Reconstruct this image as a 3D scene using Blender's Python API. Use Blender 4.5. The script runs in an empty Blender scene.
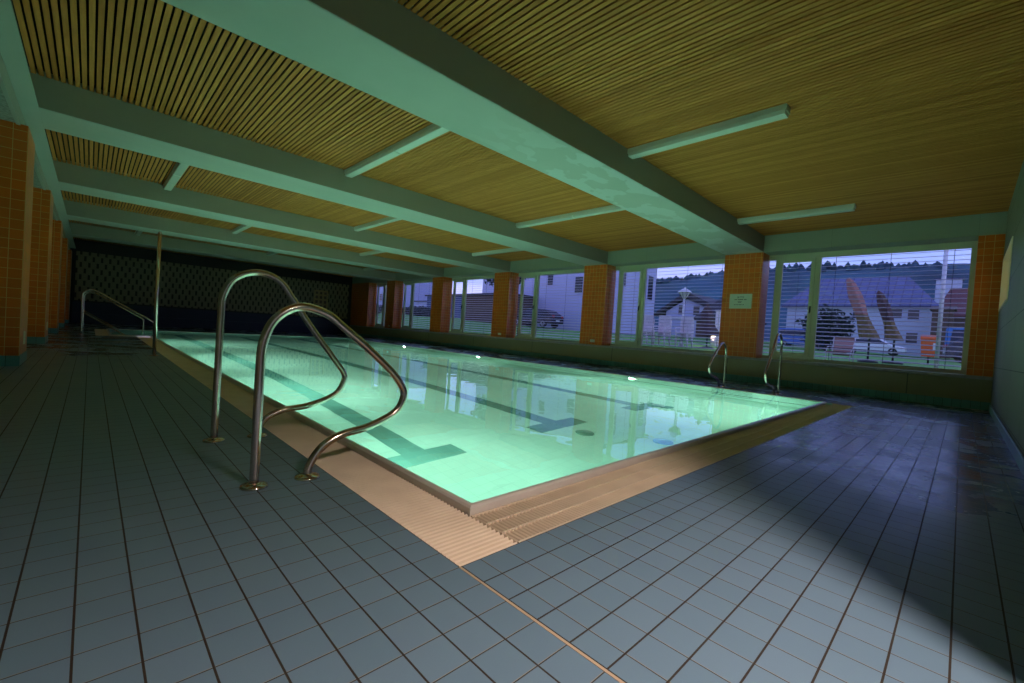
import bpy, math, random
from mathutils import Matrix, Vector
random.seed(7)
SC = bpy.context.scene
COL = SC.collection
# ------------------------------------------------------------------ camera
CAM_POS = (-0.9558, -1.1723, 0.8310)
F_PX = 436.706
RIGHT = Vector((0.7176090, -0.6932701, 0.0664369))
DOWN = Vector((0.0325356, -0.0619186, -0.9975508))
FWD = Vector((0.6956858, 0.7180130, -0.0218774))
cd = bpy.data.cameras.new('camera')
cam = bpy.data.objects.new('camera', cd)
COL.objects.link(cam)
m = Matrix.Identity(4)
for i in range(3):
    m[i][0] = RIGHT[i]; m[i][1] = -DOWN[i]; m[i][2] = -FWD[i]; m[i][3] = CAM_POS[i]
cam.matrix_world = m
cd.sensor_width = 36.0
cd.lens = F_PX / 1024 * 36.0
cd.clip_start = 0.02
cd.clip_end = 600
SC.camera = cam
# ------------------------------------------------------------------ view and sampling
SC.view_settings.view_transform = 'Standard'
SC.view_settings.look = 'None'
SC.view_settings.gamma = 1
SC.view_settings.use_curve_mapping = False
SC.view_settings.exposure = 0.0
cy = SC.cycles
cy.use_denoising = True
cy.max_bounces = 9
cy.diffuse_bounces = 5
cy.glossy_bounces = 4
cy.transmission_bounces = 6
cy.transparent_max_bounces = 12
cy.caustics_refractive = True
cy.caustics_reflective = False
cy.sample_clamp_indirect = 6.0
cy.blur_glossy = 0.5
# ------------------------------------------------------------------ world: dusk sky
wd = bpy.data.worlds.new('dusk')
SC.world = wd
wd.use_nodes = True
nt = wd.node_tree
for n in list(nt.nodes):
    nt.nodes.remove(n)
tc = nt.nodes.new('ShaderNodeTexCoord')
sp = nt.nodes.new('ShaderNodeSeparateXYZ')
nt.links.new(tc.outputs['Generated'], sp.inputs[0])
mp = nt.nodes.new('ShaderNodeMapping')
mp.inputs['Scale'].default_value = (2.0, 2.0, 16.0)
nt.links.new(tc.outputs['Generated'], mp.inputs[0])
nz = nt.nodes.new('ShaderNodeTexNoise')
nz.inputs['Scale'].default_value = 2.2
nz.inputs['Detail'].default_value = 5
nt.links.new(mp.outputs[0], nz.inputs['Vector'])
ma = nt.nodes.new('ShaderNodeMath'); ma.operation = 'MULTIPLY_ADD'
nt.links.new(nz.outputs['Fac'], ma.inputs[0])
ma.inputs[1].default_value = 0.22
nt.links.new(sp.outputs['Z'], ma.inputs[2])
rp = nt.nodes.new('ShaderNodeValToRGB')
el = rp.color_ramp.elements
el[0].position = 0.05; el[0].color = (0.58, 0.53, 0.86, 1)
el[1].position = 0.75; el[1].color = (0.20, 0.23, 0.60, 1)
e = el.new(0.18); e.color = (0.44, 0.44, 0.86, 1)
e = el.new(0.32); e.color = (0.20, 0.27, 0.66, 1)
nt.links.new(ma.outputs[0], rp.inputs[0])
bg = nt.nodes.new('ShaderNodeBackground')
SKY = 2.05
bg.inputs['Strength'].default_value = SKY
nt.links.new(rp.outputs[0], bg.inputs[0])
wo = nt.nodes.new('ShaderNodeOutputWorld')
nt.links.new(bg.outputs[0], wo.inputs[0])
# ------------------------------------------------------------------ main lights
P_POOL = 104.0
POOL_COL = (0.60, 1.0, 0.78)
P_DOOR = 106.0
WZ = 0.03                       # water level
PX0, PX1, PY0, PY1 = 0.34, 7.62, 0.36, 18.75
NX0, NY0 = -0.50, 14.95         # stair bay in the far left of the pool
PZ = -1.20
LEFT_LAMPS = [1.7, 5.2, 8.7, 13.2]
RIGHT_LAMPS = [3.8, 9.05, 13.4]

def disk_light(name, loc, direction, power, col, size, spread=180):
    l = bpy.data.lights.new(name, 'AREA')
    l.shape = 'DISK'; l.size = size; l.energy = power; l.color = col
    l.spread = math.radians(spread)
    o = bpy.data.objects.new(name, l)
    o.location = loc
    o.rotation_euler = Vector(direction).to_track_quat('-Z', 'Y').to_euler()
    COL.objects.link(o)
    return o

for y in LEFT_LAMPS:
    disk_light('underwater_light', (PX0 + 0.07, y, -0.42), (1, 0, -0.12), P_POOL * (0.62 if y < 3 else 1.0), POOL_COL, 0.22)
for y in RIGHT_LAMPS:
    disk_light('underwater_light', (PX1 - 0.07, y, -0.42), (-1, 0, -0.12), P_POOL, POOL_COL, 0.13)
disk_light('underwater_light', (6.2, PY0 + 0.07, -0.42), (0, 1, -0.12), P_POOL * 0.6, POOL_COL, 0.22)  # added lamp out of view, brightens the window side corner of the pool
disk_light('doorway_light', (0.17, -1.98, 2.33), (-0.1, 1, -0.8), P_DOOR, (1.0, 0.86, 0.78), 0.26)

# ------------------------------------------------------------------ helpers
class MB:
    def __init__(s):
        s.v = []; s.f = []; s.sm = []; s.mi = []
    def add(s, vs, fs, smooth=False, mi=0):
        b = len(s.v)
        s.v += [tuple(x) for x in vs]
        s.f += [tuple(b + i for i in f) for f in fs]
        s.sm += [smooth] * len(fs); s.mi += [mi] * len(fs)
        return s
    def box(s, x0, x1, y0, y1, z0, z1, bev=0.0, mi=0):
        x0, x1 = min(x0, x1), max(x0, x1); y0, y1 = min(y0, y1), max(y0, y1); z0, z1 = min(z0, z1), max(z0, z1)
        if bev <= 0:
            vs = [(x, y, z) for z in (z0, z1) for y in (y0, y1) for x in (x0, x1)]
            return s.add(vs, [(0, 2, 3, 1), (4, 5, 7, 6), (0, 1, 5, 4), (2, 6, 7, 3), (0, 4, 6, 2), (1, 3, 7, 5)], mi=mi)
        b = min(bev, (x1 - x0) / 2.01, (y1 - y0) / 2.01, (z1 - z0) / 2.01)
        rings = []
        for z, i in ((z0, b), (z0 + b, 0), (z1 - b, 0), (z1, b)):
            X0, X1, Y0, Y1 = x0 + i, x1 - i, y0 + i, y1 - i
            c = b * 0.6
            rings.append([(X0 + c, Y0, z), (X1 - c, Y0, z), (X1, Y0 + c, z), (X1, Y1 - c, z), (X1 - c, Y1, z), (X0 + c, Y1, z), (X0, Y1 - c, z), (X0, Y0 + c, z)])
        vs = [p for r in rings for p in r]
        fs = [tuple(range(7, -1, -1)), tuple(range(24, 32))]
        for r in range(3):
            for i in range(8):
                j = (i + 1) % 8
                fs.append((r * 8 + i, r * 8 + j, (r + 1) * 8 + j, (r + 1) * 8 + i))
        return s.add(vs, fs, mi=mi)
    def obox(s, c, ax, ay, az, mi=0):
        """box with centre c and half axis vectors"""
        c = Vector(c); ax = Vector(ax); ay = Vector(ay); az = Vector(az)
        vs = [c + ax * i + ay * j + az * k for k in (-1, 1) for j in (-1, 1) for i in (-1, 1)]
        return s.add(vs, [(0, 2, 3, 1), (4, 5, 7, 6), (0, 1, 5, 4), (2, 6, 7, 3), (0, 4, 6, 2), (1, 3, 7, 5)], mi=mi)
    def prism(s, prof, axis, a0, a1, mi=0, smooth=False):
        """closed profile (list of 2d points) extruded along axis 'x','y' or 'z'"""
        def P(p, a):
            return {'x': (a, p[0], p[1]), 'y': (p[0], a, p[1]), 'z': (p[0], p[1], a)}[axis]
        n = len(prof)
        vs = [P(p, a0) for p in prof] + [P(p, a1) for p in prof]
        fs = [tuple(range(n)), tuple(range(2 * n - 1, n - 1, -1))]
        for i in range(n):
            j = (i + 1) % n
            fs.append((i, i + n, j + n, j))
        return s.add(vs, fs, smooth, mi)
    def tube(s, pts, r, n=10, caps=True, mi=0, smooth=True):
        pts = [Vector(p) for p in pts]
        rr = r if isinstance(r, (list, tuple)) else [r] * len(pts)
        T = []
        for i in range(len(pts)):
            a = pts[max(0, i - 1)]; b = pts[min(len(pts) - 1, i + 1)]
            T.append((b - a).normalized())
        up = Vector((0, 0, 1)) if abs(T[0].z) < 0.9 else Vector((0, 1, 0))
        nrm = (up - T[0] * up.dot(T[0])).normalized()
        vs = []; fs = []
        for i, p in enumerate(pts):
            nrm = (nrm - T[i] * nrm.dot(T[i])).normalized()
            bi = T[i].cross(nrm)
            for k in range(n):
                a = 2 * math.pi * k / n
                vs.append(p + (nrm * math.cos(a) + bi * math.sin(a)) * rr[i])
        for i in range(len(pts) - 1):
            for k in range(n):
                l = (k + 1) % n
                fs.append((i * n + k, i * n + l, (i + 1) * n + l, (i + 1) * n + k))
        s.add(vs, fs, smooth, mi)
        if caps:
            b = len(s.v) - len(vs)
            s.f.append(tuple(b + k for k in range(n - 1, -1, -1))); s.sm.append(False); s.mi.append(mi)
            s.f.append(tuple(b + (len(pts) - 1) * n + k for k in range(n))); s.sm.append(False); s.mi.append(mi)
        return s
    def lathe(s, prof, c, n=24, axis='z', mi=0, smooth=True):
        """profile [(r, h)] spun about axis through c"""
        vs = []; fs = []
        c = Vector(c)
        for r, h in prof:
            for k in range(n):
                a = 2 * math.pi * k / n
                d = {'z': (r * math.cos(a), r * math.sin(a), h), 'x': (h, r * math.cos(a), r * math.sin(a)), 'y': (r * math.sin(a), h, r * math.cos(a))}[axis]
                vs.append(c + Vector(d))
        for i in range(len(prof) - 1):
            for k in range(n):
                l = (k + 1) % n
                fs.append((i * n + k, i * n + l, (i + 1) * n + l, (i + 1) * n + k))
        fs.append(tuple(range(n - 1, -1, -1)))
        fs.append(tuple((len(prof) - 1) * n + k for k in range(n)))
        return s.add(vs, fs, smooth, mi)
    def build(s, name, mat, parent=None, loc=None):
        me = bpy.data.meshes.new(name)
        me.from_pydata(s.v, [], s.f)
        mats = mat if isinstance(mat, (list, tuple)) else [mat]
        for q in mats:
            me.materials.append(q)
        for p, sm, mi in zip(me.polygons, s.sm, s.mi):
            p.use_smooth = sm; p.material_index = mi
        me.update()
        o = bpy.data.objects.new(name, me)
        COL.objects.link(o)
        if loc:
            o.location = loc
        if parent:
            o.parent = parent
        return o

def tag(o, label=None, cat=None, group=None, kind=None):
    if label: o['label'] = label
    if cat: o['category'] = cat
    if group: o['group'] = group
    if kind: o['kind'] = kind
    return o
def thing(name, label, cat, loc=(0, 0, 0), rz=0.0, group=None):
    o = bpy.data.objects.new(name, None)
    o.empty_display_size = 0.1
    o.location = loc; o.rotation_euler = (0, 0, rz)
    COL.objects.link(o)
    return tag(o, label, cat, group)
def struct(name, mb, mat, parent=None):
    o = mb.build(name, mat, parent)
    if parent is None: o['kind'] = 'structure'
    return o
def kids(o):
    return [c for c in bpy.data.objects if c.parent == o]
def dup(root, loc, rz=None, label=None, group=None):
    def rec(o, par):
        c = o.copy(); COL.objects.link(c); c.parent = par
        for ch in kids(o):
            rec(ch, c)
        return c
    r = rec(root, None)
    r.location = loc
    if rz is not None: r.rotation_euler = (0, 0, rz)
    if label: r['label'] = label
    if group: r['group'] = group
    return r
def smooth_path(pts, n=8):
    pts = [Vector(p) for p in pts]
    out = []
    for i in range(len(pts) - 1):
        p0 = pts[i - 1] if i else pts[0] * 2 - pts[1]
        p1, p2 = pts[i], pts[i + 1]
        p3 = pts[i + 2] if i + 2 < len(pts) else p2 * 2 - p1
        for k in range(n):
            t = k / n
            out.append(0.5 * ((2 * p1) + (p2 - p0) * t + (2 * p0 - 5 * p1 + 4 * p2 - p3) * t * t + (-p0 + 3 * p1 - 3 * p2 + p3) * t ** 3))
    out.append(pts[-1])
    return out

# ------------------------------------------------------------------ materials
class NT:
    def __init__(s, name):
        s.m = bpy.data.materials.new(name); s.m.use_nodes = True
        s.t = s.m.node_tree; s.t.nodes.clear()
        s.out = s.t.nodes.new('ShaderNodeOutputMaterial')
        s.geo = None
    def node(s, typ, **kw):
        n = s.t.nodes.new(typ)
        for k, v in kw.items(): setattr(n, k, v)
        return n
    def link(s, a, b): s.t.links.new(a, b)
    def val(s, inp, v):
        if hasattr(v, 'links') or isinstance(v, bpy.types.NodeSocket): s.link(v, inp)
        else: inp.default_value = v
    def math(s, op, a, b=0.0, c=0.0):
        n = s.node('ShaderNodeMath', operation=op)
        s.val(n.inputs[0], a); s.val(n.inputs[1], b); s.val(n.inputs[2], c)
        return n.outputs[0]
    def pos(s):
        if not hasattr(s, '_pos'):
            tc = s.node('ShaderNodeTexCoord')
            sep = s.node('ShaderNodeSeparateXYZ'); s.link(tc.outputs['Object'], sep.inputs[0])
            s._pos = (sep.outputs[0], sep.outputs[1], sep.outputs[2], tc.outputs['Object'])
        return s._pos
    def normal(s):
        if not hasattr(s, '_nrm'):
            g = s.node('ShaderNodeNewGeometry')
            sep = s.node('ShaderNodeSeparateXYZ'); s.link(g.outputs['True Normal'], sep.inputs[0])
            s._nrm = sep.outputs
        return s._nrm
    def mix(s, f, a, b):
        n = s.node('ShaderNodeMix', data_type='RGBA')
        s.val(n.inputs[0], f)
        s.val(n.inputs[6], a if not isinstance(a, tuple) else (*a[:3], 1))
        s.val(n.inputs[7], b if not isinstance(b, tuple) else (*b[:3], 1))
        return n.outputs[2]
    def noise(s, scale, detail=3, rough=0.5, vec=None, sc3=None):
        n = s.node('ShaderNodeTexNoise')
        n.inputs['Scale'].default_value = scale; n.inputs['Detail'].default_value = detail; n.inputs['Roughness'].default_value = rough
        v = vec or s.pos()[3]
        if sc3:
            mp = s.node('ShaderNodeMapping'); mp.inputs['Scale'].default_value = sc3
            s.link(v, mp.inputs[0]); v = mp.outputs[0]
        s.link(v, n.inputs['Vector'])
        return n.outputs['Fac']
    def ramp(s, f, *stops):
        n = s.node('ShaderNodeValToRGB'); els = n.color_ramp.elements
        for i, (p, c) in enumerate(stops):
            if i < 2: e = els[i]; e.position = p
            else: e = els.new(p)
            e.color = (*c[:3], 1) if isinstance(c, tuple) else (c, c, c, 1)
        s.link(f, n.inputs[0])
        return n.outputs[0]
    def bump(s, h, strength=0.3, dist=0.01):
        n = s.node('ShaderNodeBump'); n.inputs['Strength'].default_value = strength; n.inputs['Distance'].default_value = dist
        s.link(h, n.inputs['Height'])
        return n.outputs[0]
    def bsdf(s, col, rough=0.5, metal=0.0, spec=0.5, normal=None, **kw):
        b = s.node('ShaderNodeBsdfPrincipled')
        s.val(b.inputs['Base Color'], col if not isinstance(col, tuple) else (*col[:3], 1))
        s.val(b.inputs['Roughness'], rough); s.val(b.inputs['Metallic'], metal); s.val(b.inputs['Specular IOR Level'], spec)
        for k, v in kw.items(): s.val(b.inputs[k.replace('_', ' ')], v)
        if normal is not None: s.link(normal, b.inputs['Normal'])
        s.link(b.outputs[0], s.out.inputs[0])
        return s.m
    def lines(s, axis, pitch, off, w):
        """1 on grout lines at off + k*pitch along axis"""
        t = s.math('DIVIDE', s.math('SUBTRACT', s.pos()[axis], off), pitch)
        f = s.math('ABSOLUTE', s.math('SUBTRACT', s.math('FRACT', t), 0.5))
        return s.math('GREATER_THAN', f, 0.5 - w / pitch / 2)
    def cell(s, pitches, offs):
        vals = []
        for a in range(3):
            if pitches[a]:
                vals.append(s.math('FLOOR', s.math('DIVIDE', s.math('SUBTRACT', s.pos()[a], offs[a]), pitches[a])))
            else: vals.append(0.0)
        c = s.node('ShaderNodeCombineXYZ')
        for i in range(3): s.val(c.inputs[i], vals[i])
        w = s.node('ShaderNodeTexWhiteNoise'); s.link(c.outputs[0], w.inputs['Vector'])
        return w.outputs['Value']

def plain(name, col, rough=0.6, metal=0.0, spec=0.5, var=0.0, scale=6, bump=0.0, **kw):
    n = NT(name)
    c = col
    nf = n.noise(scale, 4)
    if var:
        c = n.mix(n.ramp(nf, (0.3, 0.0), (0.7, 1.0)), tuple(x * (1 - var) for x in col), tuple(min(1, x * (1 + var)) for x in col))
    nb = n.bump(nf, bump, 0.01) if bump else None
    return n.bsdf(c, rough, metal, spec, nb, **kw)

def tiled(name, col, grout, pitch, w, off=(0, 0, 0), rough=0.3, var=0.12, spec=0.5, bump=0.4):
    """square or oblong tiles on axis aligned faces: pitch per axis, lines only across the axes lying in the face"""
    n = NT(name)
    N = n.normal()
    mask = None
    for a in range(3):
        if not pitch[a]: continue
        l = n.lines(a, pitch[a], off[a], w)
        inface = n.math('LESS_THAN', n.math('ABSOLUTE', N[a]), 0.5)
        l = n.math('MULTIPLY', l, inface)
        mask = l if mask is None else n.math('MAXIMUM', mask, l)
    cv = n.cell([p or 0 for p in pitch], off)
    base = n.mix(cv, tuple(x * (1 - var) for x in col), tuple(x * (1 + var) for x in col))
    c = n.mix(mask, base, grout)
    r = n.math('MULTIPLY_ADD', mask, 0.8 - rough, rough)
    return n.bsdf(c, r, 0, spec, n.bump(n.math('SUBTRACT', 1.0, mask), bump, 0.004))

M = {}
# deck tiles: 12 cm grey-blue, dark grout along the pool length, tan highlight painted along the cross joints
def deck_mat():
    n = NT('deck_tiles')
    X, Y, Z, V = n.pos()
    # right of the movement joint the columns are shifted by 2.8 cm
    right = n.math('MULTIPLY', n.math('GREATER_THAN', X, 0.0), 1.0)
    Xs = n.math('MULTIPLY_ADD', right, 0.0275, X)
    def ln(v, w, p=0.12):
        f = n.math('ABSOLUTE', n.math('SUBTRACT', n.math('FRACT', n.math('DIVIDE', v, p)), 0.5))
        return n.math('GREATER_THAN', f, 0.5 - w / p / 2)
    # dark joints, strengthened by painted groove shade: along the pool on the left, across on the strip beyond the short edge
    sw = n.math('MULTIPLY', n.math('GREATER_THAN', X, 0.0045), n.math('LESS_THAN', Y, 0.0))
    U = n.math('ADD', n.math('MULTIPLY', Xs, n.math('SUBTRACT', 1.0, sw)), n.math('MULTIPLY', Y, sw))
    W = n.math('ADD', n.math('MULTIPLY', Y, n.math('SUBTRACT', 1.0, sw)), n.math('MULTIPLY', Xs, sw))
    lx = ln(U, 0.0054)
    ly = ln(W, 0.0050)
    ly2 = ln(n.math('ADD', W, 0.0009), 0.0032)
    cx = n.math('FLOOR', n.math('DIVIDE', Xs, 0.12)); cyy = n.math('FLOOR', n.math('DIVIDE', Y, 0.12))
    cc = n.node('ShaderNodeCombineXYZ'); n.link(cx, cc.inputs[0]); n.link(cyy, cc.inputs[1])
    wn = n.node('ShaderNodeTexWhiteNoise'); n.link(cc.outputs[0], wn.inputs['Vector'])
    base = n.mix(wn.outputs['Value'], (0.150, 0.228, 0.315), (0.166, 0.244, 0.335))
    fine = n.noise(260, 2)
    base = n.mix(n.math('MULTIPLY', fine, 0.35), base, (0.12, 0.17, 0.2))
    c = n.mix(ly, base, (0.34, 0.30, 0.26))
    c = n.mix(ly2, c, (0.03, 0.022, 0.016))
    c = n.mix(lx, c, (0.035, 0.022, 0.014))
    # wet film: patches, mostly in the right hand strip beyond the short edge of the pool and far left
    wet_n = n.noise(1.5, 5, 0.62)
    reg = n.math('MULTIPLY', n.math('MULTIPLY_ADD', X, 0.6, n.math('MULTIPLY_ADD', Y, -0.25, -1.15)), 1.0)
    reg2 = n.math('MULTIPLY_ADD', Y, 0.12, -0.35)
    reg = n.math('MINIMUM', n.math('MAXIMUM', n.math('MAXIMUM', reg, reg2), 0.0), 1.0)
    wet = n.math('MULTIPLY', reg, n.ramp(wet_n, (0.36, 0.35), (0.56, 1.0)))
    drops = n.noise(70, 3, 0.6)
    rough = n.math('SUBTRACT', 0.42, n.math('MULTIPLY', wet, 0.22))
    rough = n.math('MULTIPLY_ADD', n.math('MAXIMUM', lx, ly), 0.25, rough)
    tile_h = n.math('SUBTRACT', 1.0, n.math('MAXIMUM', lx, ly))
    h = n.math('MULTIPLY_ADD', n.math('MULTIPLY', drops, wet), 0.35, tile_h)
    c = n.mix(n.math('MULTIPLY', wet, 0.35), c, (0.03, 0.05, 0.07))
    return n.bsdf(c, rough, 0, 0.5, n.bump(h, 0.5, 0.0025))
M['deck'] = deck_mat()
M['orange_tile'] = tiled('orange_wall_tiles', (0.62, 0.130, 0.008), (0.70, 0.44, 0.18), (0.1209, 0.1209, 0.12), 0.006, (0, 0.012, 0.0), rough=0.28, var=0.10)
M['base_tile'] = tiled('blue_green_base_tiles', (0.11, 0.29, 0.31), (0.04, 0.06, 0.06), (0.12, 0.12, 0), 0.005, rough=0.35, var=0.1)
M['pool_tile'] = tiled('pale_pool_tiles', (0.60, 0.84, 0.76), (0.50, 0.74, 0.67), (0.12, 0.12, 0.12), 0.004, rough=0.4, var=0.02, bump=0.1)
M['lane'] = tiled('dark_lane_tiles', (0.13, 0.30, 0.27), (0.16, 0.34, 0.31), (0.12, 0.12, 0), 0.004, rough=0.4, var=0.1, bump=0.1)
M['band'] = plain('dark_teal_band', (0.02, 0.10, 0.10), 0.4)
M['near_wall'] = tiled('green_grey_wall_slabs', (0.18, 0.19, 0.12), (0.06, 0.06, 0.04), (1.55, 0, 0.62), 0.008, (0.35, 0, 0.15), rough=0.6, var=0.05)
M['knee'] = tiled('olive_plaster_panels', (0.27, 0.24, 0.15), (0.12, 0.11, 0.08), (0, 3.35, 0), 0.02, (0, 2.9, 0), rough=0.7, var=0.03)
def paint_mat():
    n = NT('white_beam_paint')
    X, Y, Z, V = n.pos()
    a = n.noise(0.9, 4, 0.6)
    blot = n.ramp(n.noise(1.7, 3, 0.45, sc3=(1.0, 1.6, 1.0)), (0.52, 0.0), (0.535, 1.0))
    near_end = n.math('MINIMUM', n.math('MAXIMUM', n.math('MULTIPLY_ADD', X, 0.6, -1.1), 0.0), 1.0)
    c = n.mix(n.ramp(a, (0.3, 0.0), (0.7, 1.0)), (0.40, 0.43, 0.37), (0.45, 0.47, 0.41))
    first = n.math('LESS_THAN', Y, 3.3)
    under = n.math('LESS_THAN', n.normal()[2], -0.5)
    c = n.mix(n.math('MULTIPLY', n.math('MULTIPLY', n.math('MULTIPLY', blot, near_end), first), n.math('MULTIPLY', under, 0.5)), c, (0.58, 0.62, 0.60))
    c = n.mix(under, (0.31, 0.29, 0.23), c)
    return n.bsdf(c, 0.75, 0, 0.3, n.bump(n.noise(90, 3), 0.08, 0.004))
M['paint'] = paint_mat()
M['header'] = tiled('painted_header', (0.34, 0.37, 0.28), (0.28, 0.30, 0.24), (0, 2.185, 0), 0.008, (0, 0.95, 0), rough=0.7, var=0.02)
def slat_mat():
    n = NT('ceiling_slat_wood')
    cell = n.cell([0.0616, 0, 0], (-1.6155, 0, 0))
    grain = n.noise(3.0, 4, 0.6, sc3=(14, 0.8, 6))
    c = n.mix(cell, (0.47, 0.165, 0.028), (0.66, 0.26, 0.056))
    c = n.mix(n.ramp(grain, (0.3, 0.0), (0.75, 0.6)), c, (0.33, 0.11, 0.02))
    return n.bsdf(c, 0.7, 0, 0.25)
M['slat'] = slat_mat()
M['void'] = plain('black_ceiling_void', (0.006, 0.006, 0.006), 0.9)
M['plaster'] = plain('rough_grey_plaster', (0.34, 0.34, 0.30), 0.9, var=0.3, scale=30, bump=0.9)
M['steel'] = plain('brushed_steel', (0.68, 0.54, 0.47), 0.17, 1.0, var=0.05, scale=30)
def grate_mat():
    n = NT('tan_overflow_grate')
    c = n.mix(n.ramp(n.noise(5, 3), (0.3, 0.0), (0.7, 1.0)), (0.74, 0.57, 0.42), (0.84, 0.66, 0.50))
    return n.bsdf(c, 0.55, 0, 0.4)
M['grate'] = grate_mat()
M['channel'] = plain('brown_channel', (0.20, 0.12, 0.075), 0.7)
M['lip'] = plain('pinkish_pool_rim', (0.68, 0.59, 0.53), 0.3, var=0.06)
M['joint'] = plain('tan_joint_sealant', (0.50, 0.35, 0.24), 0.6)
M['darkjoint'] = plain('dark_joint_gap', (0.03, 0.02, 0.014), 0.8)
M['sill'] = plain('grey_stone_sill', (0.34, 0.30, 0.31), 0.35, var=0.15, scale=12)
M['frame'] = plain('painted_window_frame', (0.58, 0.60, 0.42), 0.45)
M['seal'] = plain('black_seal', (0.02, 0.02, 0.02), 0.6)
M['slatmetal'] = plain('white_blind_slats', (0.66, 0.58, 0.60), 0.45)
M['cord'] = plain('dark_blind_cord', (0.03, 0.03, 0.04), 0.7)
M['lampwhite'] = plain('white_lamp_housing', (0.60, 0.60, 0.52), 0.4)
M['diffuser'] = plain('prismatic_diffuser', (0.66, 0.68, 0.60), 0.25)
M['plastic'] = plain('ivory_plastic', (0.75, 0.72, 0.60), 0.35)
M['black'] = plain('black_plastic', (0.015, 0.015, 0.018), 0.5)
M['grout_white'] = plain('white_grating', (0.80, 0.86, 0.84), 0.4)
M['navy'] = plain('navy_cladding', (0.012, 0.020, 0.045), 0.55)
M['shadowwall'] = plain('shadow_black_end_wall', (0.012, 0.012, 0.012), 0.8)
def endwall_mat():
    n = NT('patterned_end_wall')
    X, Y, Z, V = n.pos()
    rowf = n.math('DIVIDE', Z, 0.26)
    row = n.math('FLOOR', rowf)
    xs = n.math('MULTIPLY_ADD', row, 0.13, X)
    fx = n.math('ABSOLUTE', n.math('SUBTRACT', n.math('FRACT', n.math('DIVIDE', xs, 0.26)), 0.5))
    fz = n.math('ABSOLUTE', n.math('SUBTRACT', n.math('FRACT', rowf), 0.5))
    slot = n.math('MULTIPLY', n.math('LESS_THAN', fx, 0.14), n.math('LESS_THAN', fz, 0.40))
    c = n.mix(slot, (0.20, 0.17, 0.11), (0.04, 0.035, 0.025))
    return n.bsdf(c, 0.8, 0, 0.2)
M['endwall'] = endwall_mat()
M['rack'] = plain('yellowish_wood', (0.30, 0.20, 0.08), 0.6)
M['cream'] = plain('cream_panel', (0.88, 0.78, 0.55), 0.5)
M['paper'] = plain('pale_green_paper', (0.66, 0.72, 0.60), 0.6)
M['ink'] = plain('dark_ink', (0.03, 0.04, 0.03), 0.7)
def water_mat():
    n = NT('pool_water')
    g = n.node('ShaderNodeBsdfGlass')
    g.inputs['Color'].default_value = (0.93, 1.0, 0.98, 1)
    g.inputs['Roughness'].default_value = 0.0
    g.inputs['IOR'].default_value = 1.333
    b = n.bump(n.noise(1.3, 2, 0.5), 0.09, 0.05)
    n.link(b, g.inputs['Normal'])
    n.link(g.outputs[0], n.out.inputs[0])
    return n.m
M['water'] = water_mat()
def glass_mat():
    n = NT('window_glass')
    t = n.node('ShaderNodeBsdfTransparent'); t.inputs[0].default_value = (0.92, 0.95, 0.96, 1)
    g = n.node('ShaderNodeBsdfGlossy'); g.inputs['Roughness'].default_value = 0.02
    lw = n.node('ShaderNodeLayerWeight'); lw.inputs[0].default_value = 0.5
    fr = n.math('MULTIPLY_ADD', n.math('POWER', lw.outputs['Facing'], 4.0), 0.5, 0.03)
    mx = n.node('ShaderNodeMixShader')
    n.link(fr, mx.inputs[0]); n.link(t.outputs[0], mx.inputs[1]); n.link(g.outputs[0], mx.inputs[2])
    n.link(mx.outputs[0], n.out.inputs[0])
    return n.m
M['glass'] = glass_mat()
def emit(name, col, s):
    n = NT(name); e_ = n.node('ShaderNodeEmission'); e_.inputs[0].default_value = (*col, 1); e_.inputs[1].default_value = s
    n.link(e_.outputs[0], n.out.inputs[0]); return n.m
M['glow'] = emit('lit_lamp_glass', (1.0, 0.78, 0.55), 9.0)
M['poollens'] = emit('lit_pool_lamp_lens', (0.85, 1.0, 0.85), 2.5)
M['bulb'] = emit('lit_ceiling_globe', (1.0, 0.84, 0.72), 3.0)
# outdoors
M['grass'] = plain('short_grass', (0.10, 0.30, 0.04), 0.9, var=0.4, scale=3)
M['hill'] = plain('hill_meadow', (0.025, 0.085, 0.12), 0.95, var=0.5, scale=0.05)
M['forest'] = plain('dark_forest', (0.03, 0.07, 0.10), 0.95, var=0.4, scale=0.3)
M['leaf'] = plain('dark_leaves', (0.012, 0.025, 0.02), 0.8, var=0.4, scale=2)
M['trunk'] = plain('bark', (0.06, 0.045, 0.035), 0.9)
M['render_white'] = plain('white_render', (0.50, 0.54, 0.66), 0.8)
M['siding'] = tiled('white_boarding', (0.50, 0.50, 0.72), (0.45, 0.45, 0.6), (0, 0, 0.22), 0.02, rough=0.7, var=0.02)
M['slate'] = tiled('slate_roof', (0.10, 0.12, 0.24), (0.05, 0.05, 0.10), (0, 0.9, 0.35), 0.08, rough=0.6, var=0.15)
M['darkroof'] = plain('dark_roof', (0.035, 0.03, 0.04), 0.7)
M['redroof'] = plain('brown_red_roof', (0.13, 0.045, 0.04), 0.7, var=0.2)
M['timber'] = plain('dark_timber', (0.10, 0.06, 0.04), 0.7, var=0.2)
M['winglass'] = plain('dark_pane', (0.015, 0.02, 0.035), 0.1)
M['carwhite'] = plain('white_car_paint', (0.92, 0.93, 0.95), 0.25)
M['carblue'] = plain('blue_car_paint', (0.06, 0.14, 0.42), 0.25)
M['nightblue'] = plain('dusky_blue_cladding', (0.07, 0.10, 0.22), 0.7)
M['vanblue'] = plain('bright_blue_paint', (0.05, 0.20, 0.50), 0.3)
M['carblack'] = plain('black_car_paint', (0.02, 0.022, 0.035), 0.22)
M['tyre'] = plain('tyre_rubber', (0.012, 0.012, 0.012), 0.8)
M['rim'] = plain('alloy_rim', (0.45, 0.45, 0.5), 0.3, 0.8)
M['redlens'] = plain('red_lens', (0.5, 0.02, 0.02), 0.3)
M['whitelens'] = plain('clear_lens', (0.8, 0.8, 0.8), 0.2)
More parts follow.
